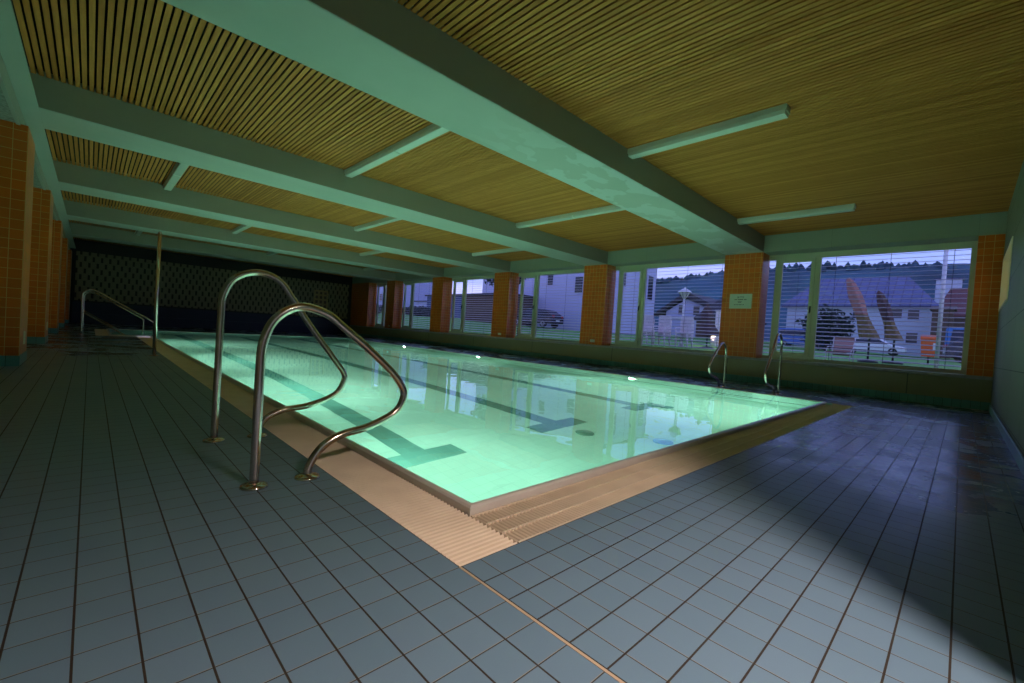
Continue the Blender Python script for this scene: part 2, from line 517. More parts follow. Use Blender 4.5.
M['orangeplastic'] = plain('orange_bin_plastic', (0.85, 0.16, 0.04), 0.4)
M['tanfabric'] = plain('tan_lounger_fabric', (0.46, 0.26, 0.22), 0.8)
M['pinkfabric'] = plain('dusty_pink_canvas', (0.40, 0.19, 0.15), 0.85, var=0.15)
M['brownfabric'] = plain('dark_brown_canvas', (0.10, 0.055, 0.05), 0.85, var=0.15)
M['olivefabric'] = plain('olive_brown_canvas', (0.20, 0.13, 0.05), 0.85, var=0.15)
M['whitemetal'] = plain('white_painted_metal', (0.72, 0.68, 0.70), 0.4)
M['resin'] = plain('white_resin', (0.88, 0.78, 0.82), 0.45)
M['darkmetal'] = plain('dark_metal', (0.02, 0.02, 0.025), 0.5)

# ------------------------------------------------------------------ room constants
XW = 10.5          # header / pillar face on the window side
XG = 11.0          # glazing plane
XL = -1.57         # face of the left pillars
XLW = -2.25        # left wall
YN = -1.56         # near wall
YE = 25.0          # end wall
ZB, ZC = 3.12, 3.50
BEAM_Y = [2.27 + 4.37 * k for k in range(5)]
BEAM_W = 0.87

# floor: four strips around the pool and its channel
fl = MB()
GX0, GY0 = 0.0, 0.0                 # outer corner of the grate
def slab(x0, x1, y0, y1): fl.box(x0, x1, y0, y1, -0.05, 0.0)
slab(XLW, XW + 0.1, YN, GY0)                       # near strip
slab(XLW, GX0, GY0, 14.60)                          # left strip
slab(XLW, NX0 - 0.33, 14.60, YE)                     # left of the stair bay
slab(PX1 + 0.045, XW + 0.1, GY0, YE)                # window side strip
slab(NX0 - 0.33, PX1 + 0.045, PY1 + 0.35, YE)        # beyond the pool
slab(NX0 - 0.33, GX0, 14.60, NY0 - 0.045)
struct('floor', fl, M['deck'])
# doorway threshold floor
struct('floor', MB().box(-1.6, 1.2, -3.6, YN, -0.05, 0.0), M['deck'])

# joint running from the corner of the grate towards the near wall
j = MB().box(-0.005, 0.0045, YN, 0.0, -0.01, 0.0012).build('trim_1', M['joint']); j['kind'] = 'structure'
j = MB().box(0.0045, 0.009, YN, 0.0, -0.01, 0.0008).build('trim_2', M['darkjoint']); j['kind'] = 'structure'

# ------------------------------------------------------------------ swimming pool
pool = thing('swimming_pool', 'long lit swimming pool of turquoise water with dark lane lines sunk in the tiled deck', 'swimming pool', (0.34, 0.36, 0))
def P(o):
    o.parent = pool
    o.matrix_parent_inverse = Matrix.Translation((-0.34, -0.36, 0))
    return o
T = 0.12
bs = MB()
bs.box(PX0, PX1, PY0, PY1, PZ - T, PZ)
bs.box(NX0, PX0, NY0, PY1, PZ - T, PZ)
bs.box(PX0 - .045, PX0, PY0 - .045, NY0 - .045, PZ - T, 0.0)       # left wall
bs.box(PX1, PX1 + 0.04, PY0 - T, PY1 + T, PZ - T, 0.028)        # window side wall
bs.box(PX0, PX1, PY0 - .045, PY0, PZ - T, 0.0)                    # near wall
bs.box(NX0 - .045, PX1, PY1, PY1 + .045, PZ - T, 0.0)             # far wall
bs.box(NX0 - .045, NX0, NY0, PY1, PZ - T, 0.0)
bs.box(NX0 - .045, PX0, NY0 - .045, NY0, PZ - T, 0.0)
# steps in the bay
for i in range(4):
    bs.box(NX0 + 0.0, NX0 + 0.8 - 0.2 * i, NY0, PY1, PZ, PZ + 0.28 * (i + 1))
P(bs.build('basin', M['pool_tile']))
P(MB().add([(PX0 - 0.004, PY0 - 0.004, WZ), (PX1 + 0.004, PY0 - 0.004, WZ), (PX1 + 0.004, PY1 + .004, WZ), (NX0, PY1 + .004, WZ), (NX0, NY0, WZ), (PX0 - 0.004, NY0, WZ)], [(0, 1, 2, 3, 4, 5)]).build('water', M['water']))
# rim
path = [(PX0, PY0), (PX1, PY0), (PX1, PY1), (NX0, PY1), (NX0, NY0), (PX0, NY0)]
prof = [(0.0, -0.02), (0.0, 0.024), (0.008, 0.034), (0.022, 0.039), (0.036, 0.037), (0.045, 0.028), (0.047, 0.010), (0.047, -0.02)]
vs = []; fs = []
nP = len(path)
for i in range(nP):
    a = Vector(path[i - 1]); b = Vector(path[i]); c = Vector(path[(i + 1) % nP])
    d1 = (b - a).normalized(); d2 = (c - b).normalized()
    n1 = Vector((d1.y, -d1.x)); n2 = Vector((d2.y, -d2.x))
    mv = (n1 + n2) / (1 + n1.dot(n2))
    for o_, z in prof:
        vs.append((b.x + mv.x * o_, b.y + mv.y * o_, z))
k = len(prof)
for i in range(nP):
    j2 = (i + 1) % nP
    for q in range(k - 1):
        fs.append((i * k + q, i * k + q + 1, j2 * k + q + 1, j2 * k + q))
P(MB().add(vs, [f[::-1] for f in fs]).build('rim', M['lip']))
# channel bed and grates
P(MB().box(0.0, PX0 - 0.047, 0.0, 14.60, -0.12, -0.032).box(PX0 - 0.047, PX1 + 0.33, 0.0, PY0 - 0.047, -0.12, -0.032)
  .box(NX0 - 0.33, NX0 - 0.047, NY0 - 0.045, PY1 + 0.35, -0.12, -0.032).box(NX0 - 0.047, PX1, PY1 + 0.047, PY1 + 0.35, -0.12, -0.032).build('overflow_channel', M['channel']))
def grate(x0, x1, y0, y1, along, pitch, bars):
    """ribs lie across the strip; the strip runs along x or y"""
    g = MB()
    a0, a1 = (y0, y1) if along == 'y' else (x0, x1)
    b0, b1 = (x0, x1) if along == 'y' else (y0, y1)
    n = int((a1 - a0) / pitch)
    for i in range(n + 1):
        a = a0 + i * pitch
        w = pitch * 0.60
        if a + w > a1: break
        t = 0.0018
        def Q(u, v, z): return (v, u, z) if along == 'y' else (u, v, z)
        pr = [(0, -0.024), (0, -0.012), (w * .18, -0.003), (w * .5, 0.002), (w * .82, -0.003), (w, -0.012), (w, -0.024)]
        vs = [Q(a + p, b0, z) for p, z in pr] + [Q(a + p, b1, z) for p, z in pr]
        fs_ = [(k_, k_ + 1, k_ + 8, k_ + 7) for k_ in range(6)]
        g.add(vs, fs_ + [tuple(range(6, -1, -1)), tuple(range(7, 14))])
    for f in bars:
        c = b0 + (b1 - b0) * f
        if along == 'y': g.box(c - 0.004, c + 0.004, a0, a1, -0.030, -0.015)
        else: g.box(a0, a1, c - 0.004, c + 0.004, -0.028, -0.006)
    return g
P(grate(0.002, PX0 - 0.05, 0.002, 14.60, 'y', 0.0265, (0.15, 0.5, 0.85)).build('overflow_grate', M['grate']))
g = grate(PX0 - 0.046, PX1 + 0.33, 0.002, PY0 - 0.05, 'x', 0.0225, ())
for c in (0.006, 0.105, 0.205, 0.300):
    g.box(PX0 - 0.046, PX1 + 0.33, c - 0.004, c + 0.004, -0.02, 0.0015)
P(g.build('overflow_grate', M['grate']))
P(grate(NX0 - 0.33, NX0 - 0.05, NY0 - 0.04, PY1 + 0.35, 'y', 0.02, (0.5,)).build('overflow_grate', M['grate']))
P(grate(NX0 - 0.04, PX1, PY1 + 0.05, PY1 + 0.35, 'x', 0.02, (0.5,)).build('overflow_grate', M['grate']))
# lane lines with T ends
for cx in (1.22, 3.12, 5.12):
    l = MB()
    l.box(cx - 0.12, cx + 0.12, 2.28, 17.3, PZ, PZ + 0.004)
    l.box(cx - 0.42, cx + 0.42, 2.02, 2.28, PZ, PZ + 0.004)
    l.box(cx - 0.42, cx + 0.42, 17.3, 17.55, PZ, PZ + 0.004)
    P(l.build('lane_line', M['lane']))
# dark band just under the water on the window side wall
P(MB().box(PX1 - 0.004, PX1, PY0, PY1, -0.84, -0.77).build('wall_band', M['band']))
M['drainblue'] = plain('blue_drain_cover', (0.12, 0.36, 0.62), 0.5)
for (dx, dy, mt) in ((3.12, 1.75, 'lane'), (3.58, 1.04, 'drainblue'), (5.43, 1.93, 'lane')):
    d = MB().lathe([(0.0, 0), (0.11, 0), (0.11, 0.008), (0.10, 0.014), (0.0, 0.016)], (dx, dy, PZ), 20)
    P(d.build('floor_drain', M[mt]))
P(MB().lathe([(0.0, 0), (0.09, 0), (0.09, -0.01), (0.0, -0.014)], (PX1, 2.75, -0.22), 20, axis='x').build('wall_inlet', M['plastic']))
# recessed steps between the rails
st = MB()
for z in (-0.12, -0.34, -0.56, -0.74, -0.98):
    st.box(PX1 - 0.012, PX1, 1.40, 2.12, z - 0.030, z + 0.030)
P(st.build('ladder_step', M['band']))
# lamps: ring and lens
for (x, ys, s) in ((PX0, LEFT_LAMPS, 1), (PX1, RIGHT_LAMPS, -1)):
    for y in ys:
        r_ = P(MB().lathe([(0.0, 0), (0.155, 0), (0.155, s * 0.018), (0.125, s * 0.030), (0.118, s * 0.012), (0.0, s * 0.012)], (x, y, -0.42), 24, axis='x').build('underwater_lamp', M['steel']))
        ln_ = MB().lathe([(0.0, s * 0.012), (0.115, s * 0.013), (0.09, s * 0.026), (0.0, s * 0.034)], (x, y, -0.42), 24, axis='x').build('lens', M['poollens'], r_)

r_ = P(MB().lathe([(0.0, 0), (0.155, 0), (0.155, 0.018), (0.125, 0.030), (0.118, 0.012), (0.0, 0.012)], (6.2, PY0, -0.42), 24, axis='y').build('underwater_lamp', M['steel']))  # fitting for the added near wall light
MB().lathe([(0.0, 0.012), (0.115, 0.013), (0.09, 0.026), (0.0, 0.034)], (6.2, PY0, -0.42), 24, axis='y').build('lens', M['poollens'], r_)
# ------------------------------------------------------------------ walls
w = MB()
DX0, DX1, DH = -1.40, 0.56, 2.14
NXA, NXB, NZA, NZB = 8.30, 10.30, 1.74, 2.64
w.box(XLW, DX0, YN - 0.22, YN, 0, ZC + 0.1)
w.box(DX0, DX1, YN - 0.22, YN, DH, ZC + 0.1)
w.box(DX1, NXA, YN - 0.22, YN, 0, ZC + 0.1)
w.box(NXA, NXB, YN - 0.22, YN, 0, NZA)
w.box(NXA, NXB, YN - 0.22, YN, NZB, ZC + 0.1)
w.box(NXB, 11.3, YN - 0.22, YN, 0, ZC + 0.1)
struct('wall_near', w, M['near_wall'])
# hatch in the near wall: lined opening with a closed back
h = thing('wall_hatch', 'pale framed hatch opening in the green slab wall right of the window', 'hatch', ((NXA + NXB) / 2, YN, NZA))
hm = Matrix.Translation((-(NXA + NXB) / 2, -YN, -NZA))
for nm, mb, mt in (('frame', MB().box(NXA, NXA + 0.03, YN - 0.22, YN + 0.012, NZA, NZB).box(NXB - 0.03, NXB, YN - 0.22, YN + 0.012, NZA, NZB).box(NXA + .03, NXB - .03, YN - 0.22, YN + 0.012, NZB - 0.03, NZB).box(NXA + .03, NXB - .03, YN - 0.22, YN + 0.012, NZA, NZA + 0.03), 'cream'),):
    o = mb.build(nm, M[mt], h); o.matrix_parent_inverse = hm
# room added behind the hatch, lit to brighten its opening
struct('wall_room', MB().box(7.6, 7.75, -3.4, YN - 0.22, 0.9, 3.0).box(10.9, 11.05, -3.4, YN - 0.22, 0.9, 3.0).box(7.6, 11.05, -3.55, -3.4, 0.9, 3.0), M['cream'])
struct('ceiling', MB().box(7.6, 11.05, -3.55, YN - 0.22, 3.0, 3.1), M['cream'])
struct('floor', MB().box(7.6, 11.05, -3.55, YN - 0.22, 0.85, 0.9), M['cream'])
# vestibule behind the doorway
v = MB()
v.box(-1.75, -1.6, -3.6, YN - 0.22, 0, 2.7).box(1.2, 1.35, -3.6, YN - 0.22, 0, 2.7).box(-1.75, 1.35, -3.75, -3.6, 0, 2.7)
struct('wall_vestibule', v, M['render_white'])
struct('ceiling', MB().box(-1.75, 1.35, -3.75, YN - 0.22, 2.7, 2.8), M['render_white'])
struct('wall_left', MB().box(XLW - 0.2, XLW, YN - 0.22, YE, 0, ZC + 0.1), M['near_wall'])
# end wall: navy lower cladding, patterned panel, strip of shadow painted black
struct('wall_far', MB().box(XLW - .2, 11.3, YE, YE + 0.2, 0.0, ZC + 0.1), M['shadowwall'])
struct('wall_far', MB().box(-1.45, 10.30, YE - 0.05, YE, 0.95, 3.02), M['endwall'])
struct('trim_3', MB().box(-1.5, 10.45, YE - 0.35, YE, 0, 0.42).box(-1.5, 10.45, YE - 0.12, YE, 0.42, 0.90), M['navy'])
# window wall
struct('wall_window', MB().box(XW, XW + 0.18, YN, YE, 0, 0.54), M['knee'])
struct('trim_4', MB().box(XW - 0.06, XG + 0.12, YN, YE, 0.54, 0.60, 0.006), M['sill'])
struct('wall_window', MB().box(XW, XG + 0.3, YN, YE, ZB, ZC + 0.1), M['header'])
struct('wall_window', MB().box(XG - 0.1, XG + 0.3, YN, YE, -0.1, 0.54), M['knee'])
# baseboards
struct('baseboard_window', MB().box(XW - 0.018, XW, YN, YE - .35, 0, 0.145, 0.006), M['base_tile'])
struct('baseboard_near', MB().box(DX1, XW - .018, YN, YN + 0.018, 0, 0.115, 0.006).box(XLW, DX0, YN, YN + 0.018, 0, 0.115, 0.006), M['base_tile'])
# ceilings
struct('ceiling', MB().box(-1.62, XW, YN, YE, ZC + 0.06, ZC + 0.12), M['void'])
struct('ceiling', MB().box(XLW, -1.67, YN, YE, 2.955, 3.1), M['plaster'])
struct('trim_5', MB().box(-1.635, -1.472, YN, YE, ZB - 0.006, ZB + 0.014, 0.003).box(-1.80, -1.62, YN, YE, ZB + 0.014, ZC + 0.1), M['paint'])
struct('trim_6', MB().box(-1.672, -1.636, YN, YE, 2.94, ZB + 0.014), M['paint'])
bays = [(YN, BEAM_Y[0])] + [(BEAM_Y[i] + BEAM_W, BEAM_Y[i + 1]) for i in range(4)] + [(BEAM_Y[4] + BEAM_W, YE)]
for (a, b) in bays:
    s_ = MB()
    i = 0
    while True:
        x = -1.606 + i * 0.0616
        if x + 0.045 > XW: break
        s_.box(x, x + 0.0425, a, b, ZC, ZC + 0.014)
        i += 1
    struct('ceiling', s_, M['slat'])
ordn = ['nearest the viewer', 'second from the viewer', 'third from the viewer', 'fourth from the viewer', 'farthest of the five, next to the dark end wall']
for i, y in enumerate(BEAM_Y):
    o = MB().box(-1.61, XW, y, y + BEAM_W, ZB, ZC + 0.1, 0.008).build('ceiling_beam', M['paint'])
    tag(o, 'wide pale ceiling beam across the slatted ceiling, ' + ordn[i], 'beam', 'ceiling beams across the hall')

# ------------------------------------------------------------------ tiled pillars
def socket_plate(name, c, axis, parent, inv):
    x, y, z = c
    mb = MB()
    if axis == 'x-':
        mb.box(x - 0.012, x, y - 0.085, y + 0.085, z - 0.042, z + 0.042, 0.005)
        for s in (-0.042, 0.042): mb.lathe([(0.030, -0.012), (0.027, -0.014), (0.025, -0.0125), (0.0, -0.0125)], (x, y + s, z), 16, axis='x')
    else:
        mb.box(x, x + 0.012, y - 0.045, y + 0.045, z - 0.085, z + 0.085, 0.005)
        for s in (-0.042, 0.042): mb.lathe([(0.030, 0.012), (0.027, 0.014), (0.025, 0.0125), (0.0, 0.0125)], (x, y, z + s), 16, axis='x')
    o = mb.build(name, M['plastic'], parent)
    o.matrix_parent_inverse = inv
    o['label'] = 'ivory double socket plate'
    return o
desc = ['orange tiled pillar carrying the pale green notice, standing on the window sill',
        'orange tiled window pillar with a white socket, left of the street lantern view',
        'orange tiled window pillar left of the parked black car, white socket at its foot',
        'orange tiled window pillar without a socket, third before the dark end wall',
        'narrow looking orange tiled window pillar with small socket, second before the end wall',
        'farthest orange tiled window pillar beside the dark end wall']
for i in range(6):
    y0 = 2.27 + 4.37 * i
    y1 = y0 + 0.87 if i < 5 else YE
    if i == 5: y0 = 22.75
    t = thing('tiled_pillar', desc[i], 'pillar', (XW + 0.2, (y0 + y1) / 2, 0.60), group='orange tiled pillars between the windows')
    inv = Matrix.Translation((-(XW + 0.2), -(y0 + y1) / 2, -0.60))
    o = MB().box(XW, XG + 0.02, y0, y1, 0.60, ZB).build('shaft', M['orange_tile'], t); o.matrix_parent_inverse = inv
    if i in (1, 2, 4):
        socket_plate('socket', (XW, y0 + 0.36, 0.72), 'x-', t, inv)
t = tag(MB().box(XW, XG + 0.02, YN, -1.235, 0.60, ZB).build('tiled_pillar', M['orange_tile']), 'narrow red orange tiled pilaster in the corner right of the large window', 'pillar', 'orange tiled pillars between the windows')
ldesc = ['large orange tiled pillar at the left edge, nearest on the left side',
         'orange tiled pillar second from the left edge, behind the nearest left one',
         'orange tiled pillar third along the left side', 'orange tiled pillar fourth along the left side',
         'orange tiled pillar deep in the left corner by the stair rails']
for i in range(5):
    y0 = 6.90 + 4.28 * i if i else 6.95
    y1 = min(y0 + 0.87, YE)
    if y0 > YE - .5: break
    t = thing('tiled_pillar', ldesc[i], 'pillar', (-1.9, (y0 + y1) / 2, 0), group='orange tiled pillars along the left side')
    inv = Matrix.Translation((1.9, -(y0 + y1) / 2, 0))
    o = MB().box(XLW, XL, y0, y1, 0.13, 2.955).build('shaft', M['orange_tile'], t); o.matrix_parent_inverse = inv
    o = MB().box(XLW, XL + 0.006, y0 - 0.006, y1 + 0.006, 0, 0.13).build('plinth', M['base_tile'], t); o.matrix_parent_inverse = inv
    if i in (0, 1): socket_plate('socket', (XL, y0 + 0.45, 0.33), 'x+', t, inv)

# ------------------------------------------------------------------ windows and blinds
def window(idx, y_lo, y_hi):
    root = bpy.data.objects.new('window_%d' % (idx + 1), None); COL.objects.link(root)
    root['kind'] = 'structure'; root.location = (XG, (y_lo + y_hi) / 2, 0.60)
    inv = Matrix.Translation((-XG, -(y_lo + y_hi) / 2, -0.60))
    z0, z1 = 0.60, ZB
    m0 = y_hi - 1.02                       # mullion between fixed pane and casement
    c1 = y_hi - 0.19
    f = MB()
    X0, X1 = XG - 0.03, XG + 0.05
    f.box(X0, X1, y_lo, y_hi, z0, z0 + 0.075).box(X0, X1, y_lo, y_hi, z1 - 0.12, z1)
    f.box(X0, X1, y_lo, y_lo + 0.075, z0 + .075, z1 - .12)
    f.box(X0, X1, m0 - 0.05, m0 + 0.05, z0 + .075, z1 - .12)
    f.box(X0, X1, c1 - 0.035, c1 + 0.035, z0 + .075, z1 - .12)
    a = f.build('frame', M['frame'], root); a.matrix_parent_inverse = inv
    s = MB()
    a0, a1, b0, b1 = m0 + 0.055, c1 - 0.04, z0 + 0.08, z1 - 0.125
    q = 0.078
    XS0, XS1 = XG - 0.055, XG + 0.012
    s.box(XS0, XS1, a0, a1, b0, b0 + q + .03).box(XS0, XS1, a0, a1, b1 - q, b1).box(XS0, XS1, a0, a0 + q, b0 + q + .03, b1 - q).box(XS0, XS1, a1 - q, a1, b0 + q + .03, b1 - q)
    c = s.build('casement', M['frame'], root); c.matrix_parent_inverse = inv
    hd = MB().box(XS0 - 0.012, XS0, a0 + 0.02, a0 + 0.05, 1.74, 1.88, 0.003).box(XS0 - 0.045, XS0 - 0.012, a0 + 0.026, a0 + 0.044, 1.83, 1.85).box(XS0 - 0.045, XS0 - 0.03, a0 + 0.024, a0 + 0.046, 1.71, 1.85, 0.004)
    hh = hd.build('handle', M['black'], c)
    g = MB().box(XG + 0.004, XG + 0.010, y_lo + .075, m0 - .05, z0 + .075, z1 - .12).box(XG - .024, XG - .018, a0 + q, a1 - q, b0 + q + .03, b1 - q).box(XG + .004, XG + .010, c1 + .035, y_hi, z0 + .075, z1 - .12)
    gg = g.build('glass', M['glass'], root); gg.matrix_parent_inverse = inv
    # blind outside
    bl = ['over the corner window with the garden chair and orange bin outside', 'over the window with the street lantern outside', 'over the window with the parked black car outside',
          'over the window with the dark tree outside, fourth from the right', 'over the second window from the end wall', 'over the farthest window by the end wall']
    t = thing('venetian_blind', 'pale open venetian blind ' + bl[idx], 'blind', (XG + 0.16, (y_lo + y_hi) / 2, z1), group='venetian blinds outside the windows')
    iv = Matrix.Translation((-(XG + 0.16), -(y_lo + y_hi) / 2, -z1))
    sl = MB()
    z = 0.74
    pitch = 0.094
    while z < z1 - 0.05:
        for (u0, u1) in ((y_lo + 0.02, m0 - 0.005), (m0 + 0.005, y_hi + 0.1)):
            x0, x1, dz = XG + 0.12, XG + 0.20, 0.011
            th = 0.0022
            vs = [(x0, u0, z - dz), (x0, u1, z - dz), ((x0 + x1) / 2, u0, z + 0.004), ((x0 + x1) / 2, u1, z + 0.004), (x1, u0, z + dz), (x1, u1, z + dz)]
            vs += [(p[0], p[1], p[2] + th) for p in vs]
            sl.add(vs, [(0, 2, 3, 1), (2, 4, 5, 3), (6, 7, 9, 8), (8, 9, 11, 10), (0, 1, 7, 6), (4, 10, 11, 5), (0, 6, 8, 2), (2, 8, 10, 4), (1, 3, 9, 7), (3, 5, 11, 9)])
        z += pitch
    o = sl.build('slats', M['slatmetal'], t); o.matrix_parent_inverse = iv
    cdm = MB()
    L = m0 - y_lo
    for fr in (0.12, 0.5, 0.88):
        cdm.tube([(XG + 0.16, y_lo + L * fr, 0.66), (XG + 0.16, y_lo + L * fr, z1)], 0.0045, 6)
    cdm.tube([(XG + 0.16, (m0 + c1) / 2, 0.66), (XG + 0.16, (m0 + c1) / 2, z1)], 0.004, 6)
    o = cdm.build('cord', M['cord'], t); o.matrix_parent_inverse = iv
    o = MB().box(XG + 0.12, XG + 0.20, y_lo + .02, y_hi, 0.64, 0.665, 0.004).build('bottom_rail', M['slatmetal'], t); o.matrix_parent_inverse = iv
window(0, -1.235, 2.27)
for i in range(1, 5): window(i, 3.14 + 4.37 * (i - 1), 2.27 + 4.37 * i)
window(5, 20.62, 22.75)

# ------------------------------------------------------------------ ceiling light strips (switched off)
def strip(x, y0, y1, label):
    t = thing('ceiling_light', label, 'ceiling light', (x, (y0 + y1) / 2, ZC), group='switched off ceiling light strips')
    inv = Matrix.Translation((-x, -(y0 + y1) / 2, -ZC))
    wd_ = 0.075
    o = MB().prism([(x - wd_, ZC), (x + wd_, ZC), (x + wd_, ZC - 0.062), (x - wd_, ZC - 0.062)], 'y', y0, y1).build('housing', M['lampwhite'], t); o.matrix_parent_inverse = inv
    n = 2 if y1 - y0 > 2.6 else 1
    L = (y1 - y0) / n
    for i in range(n):
        a, b = y0 + i * L + 0.012, y0 + (i + 1) * L - 0.012
        o = MB().prism([(x - wd_ + .004, ZC - 0.062), (x + wd_ - .004, ZC - 0.062), (x + wd_ - 0.010, ZC - 0.098), (x + wd_ - .02, ZC - 0.104), (x - wd_ + 0.02, ZC - 0.104), (x - wd_ + 0.01, ZC - 0.098)], 'y', a, b).build('diffuser', M['diffuser'], t)
        o.matrix_parent_inverse = inv
rows = [('between the window wall header and the nearest beam', [(4.46, 0.32, 2.27), (8.75, 0.32, 2.27)]),
        ('in the second ceiling bay', [(2.28, 3.14, 6.64), (6.55, 3.14, 6.64)]),
        ('in the third ceiling bay', [(0.16, 8.0, 11.01), (4.40, 8.0, 11.01), (8.68, 8.0, 11.01)]),
        ('in the fourth ceiling bay', [(2.30, 12.4, 15.38), (6.58, 12.4, 15.38)]),
        ('in the fifth ceiling bay', [(0.18, 16.8, 19.75), (4.43, 16.8, 19.75), (8.8, 16.8, 19.75)])]
where = {2: ['left one', 'right one'], 3: ['left one', 'middle one', 'right one']}
names = ['in the nearest ceiling bay', 'in the second ceiling bay', 'in the third ceiling bay', 'in the fourth ceiling bay', 'in the farthest lit ceiling bay']
for (nm, lst), nn in zip(rows, names):
    for k_, (x, a, b) in enumerate(lst):
        strip(x, a, b, 'white unlit ceiling light strip ' + nn + ', ' + where[len(lst)][k_])

# ------------------------------------------------------------------ pool handrails
low_rail = [(-.359, 0.0), (-.359, .30), (-.359, .55), (-.352, .70), (-.300, .822), (-.194, .886), (-.06, .862), (.05, .785), (.163, .700), (.328, .559), (.405, .470), (.428, .395), (.377, .305), (.222, .237), (.06, .205), (-.045, .150), (-.105, .06), (-.112, 0.0)]
high_rail = [(-.354, 0.0), (-.352, .4), (-.350, .80), (-.345, .935), (-.285, 1.06), (-.154, 1.118), (-.02, 1.08), (.075, .965), (.201, .783), (.399, .527), (.470, .430), (.478, .365), (.414, .262), (.233, .193), (.06, .170), (-.05, .125), (-.098, .05), (-.103, 0.0)]
def rail(name, pts, y, mirror, label):
    f = (lambda x: x) if not mirror else (lambda x: 7.96 - x)
    base = (f(pts[0][0]), y, 0)
    t = thing(name, label, 'handrail', base, group='steel pool ladder handrails')
    inv = Matrix.Translation((-base[0], -y, 0))
    path = smooth_path([(f(x), y, z) for x, z in pts], 7)
    o = MB().tube(path, 0.0212, 16).build('tube', M['steel'], t); o.matrix_parent_inverse = inv
    for x in (pts[0][0], pts[-1][0]):
        o = MB().lathe([(0.0, 0), (0.062, 0), (0.062, 0.005), (0.056, 0.012), (0.035, 0.019), (0.021, 0.022), (0.0205, 0.03), (0.0, 0.03)], (f(x), y, 0), 24).build('flange', M['steel'], t)
        o.matrix_parent_inverse = inv
rail('pool_handrail', low_rail, 1.17, False, 'large looped steel handrail in front, lower and nearest, at the near pool edge')
rail('pool_handrail', high_rail, 2.155, False, 'taller looped steel handrail just behind the nearest one')
rail('pool_handrail', [(x, z * 1.0) for x, z in high_rail], 1.18, True, 'looped steel handrail on the window side, right one of the pair below the casement')
rail('pool_handrail', low_rail, 2.16, True, 'looped steel handrail on the window side, left one below the notice pillar')
# post
t = thing('steel_post', 'tall thin steel post standing on the left deck beside the overflow grate', 'post', (-0.13, 8.6, 0))
MB().tube([(0, 0, 0), (-0.005, 0, 1.07), (0.0, 0, 2.13)], 0.028, 14).build('pole', M['steel'], t)
MB().lathe([(0.028, 2.13), (0.026, 2.145), (0.012, 2.158), (0.0, 2.16)], (0, 0, 0), 14).build('cap', M['steel'], t)
MB().lathe([(0.0, 0), (0.07, 0), (0.07, 0.006), (0.03, 0.014), (0.0, 0.014)], (0, 0, 0), 20).build('flange', M['steel'], t)
# stair rails
for y, lb in ((15.12, 'near steel stair handrail sloping into the far left pool bay'), (18.58, 'far steel stair handrail sloping into the far left pool bay')):
    x0 = -1.11
    t = thing('stair_handrail', lb, 'handrail', (x0, y, 0), group='stair handrails in the far left corner')
    inv = Matrix.Translation((-x0, -y, 0))
    up = smooth_path([(x0, y, 0.0), (x0, y, 0.55), (x0, y, 1.02), (-1.07, y, 1.14), (-0.98, y, 1.20), (-0.86, y, 1.19), (-0.45, y, 0.94), (-0.08, y, 0.71), (0.28, y, 0.49), (0.36, y, 0.43), (0.385, y, 0.34), (0.385, y, -0.2), (0.385, y, -0.9)], 5)
    o = MB().tube(up, 0.022, 10).build('top_tube', M['steel'], t); o.matrix_parent_inverse = inv
    o = MB().tube([(x0, y, 0.61), (0.0, y, -0.14), (0.385, y, -0.40)], 0.017, 8).build('middle_tube', M['steel'], t); o.matrix_parent_inverse = inv
    o = MB().lathe([(0.0, 0), (0.06, 0), (0.06, 0.005), (0.03, 0.014), (0.0, 0.014)], (x0, y, 0), 16).build('flange', M['steel'], t); o.matrix_parent_inverse = inv

# ------------------------------------------------------------------ notice on the pillar
NY, NZ = 2.70, 1.955
t = thing('notice_sign', 'pale green notice sheet with dark lettering fixed to the orange pillar', 'sign', (XW, NY, NZ))
inv = Matrix.Translation((-XW, -NY, -NZ))
o = MB().box(XW - 0.008, XW, NY - 0.255, NY + 0.255, NZ - 0.18, NZ + 0.18, 0.002).build('sheet', M['paper'], t); o.matrix_parent_inverse = inv
def text(body, size, dy, z, parent, inv):
    cu = bpy.data.curves.new('lettering', 'FONT'); cu.body = body; cu.size = size; cu.align_x = 'CENTER'; cu.align_y = 'CENTER'; cu.extrude = 0.0006
    cu.materials.append(M['ink'])
    o = bpy.data.objects.new('lettering', cu); COL.objects.link(o)
    mat = Matrix(((0, 0, -1, XW - 0.0092), (-1, 0, 0, NY + dy), (0, 1, 0, z), (0, 0, 0, 1)))
    o.parent = parent; o.matrix_parent_inverse = inv; o.matrix_basis = mat
    return o
txt = text('BITTE', 0.062, 0, NZ + 0.095, t, inv)
bpy.context.view_layer.update()
me_ = bpy.data.meshes.new_from_object(txt.evaluated_get(bpy.context.evaluated_depsgraph_get()))
nt_ = bpy.data.objects.new('heading_lettering', me_); COL.objects.link(nt_); nt_.parent = t; nt_.matrix_parent_inverse = inv; nt_.matrix_basis = txt.matrix_basis.copy()
bpy.data.objects.remove(txt)
o_ = MB()
def dashes(z, hgt, words, y0):
    y = y0
    for n_ in words:
        for _ in range(n_):
            wl = hgt * random.uniform(0.45, 0.7)
            o_.box(XW - 0.0092, XW - 0.008, y - wl, y, z - hgt / 2, z + hgt / 2 * random.uniform(0.6, 1.0))
            y -= wl + hgt * 0.16
        y -= hgt * 0.7
dashes(NZ + 0.042, 0.026, (3, 7, 3), NY + 0.135)
dashes(NZ - 0.010, 0.015, (9,), NY + 0.062)
dashes(NZ - 0.030, 0.015, (7,), NY + 0.052)
dashes(NZ - 0.085, 0.018, (3, 3, 6, 3), NY + 0.145)
o = o_.build('lettering', M['ink'], t); o.matrix_parent_inverse = inv

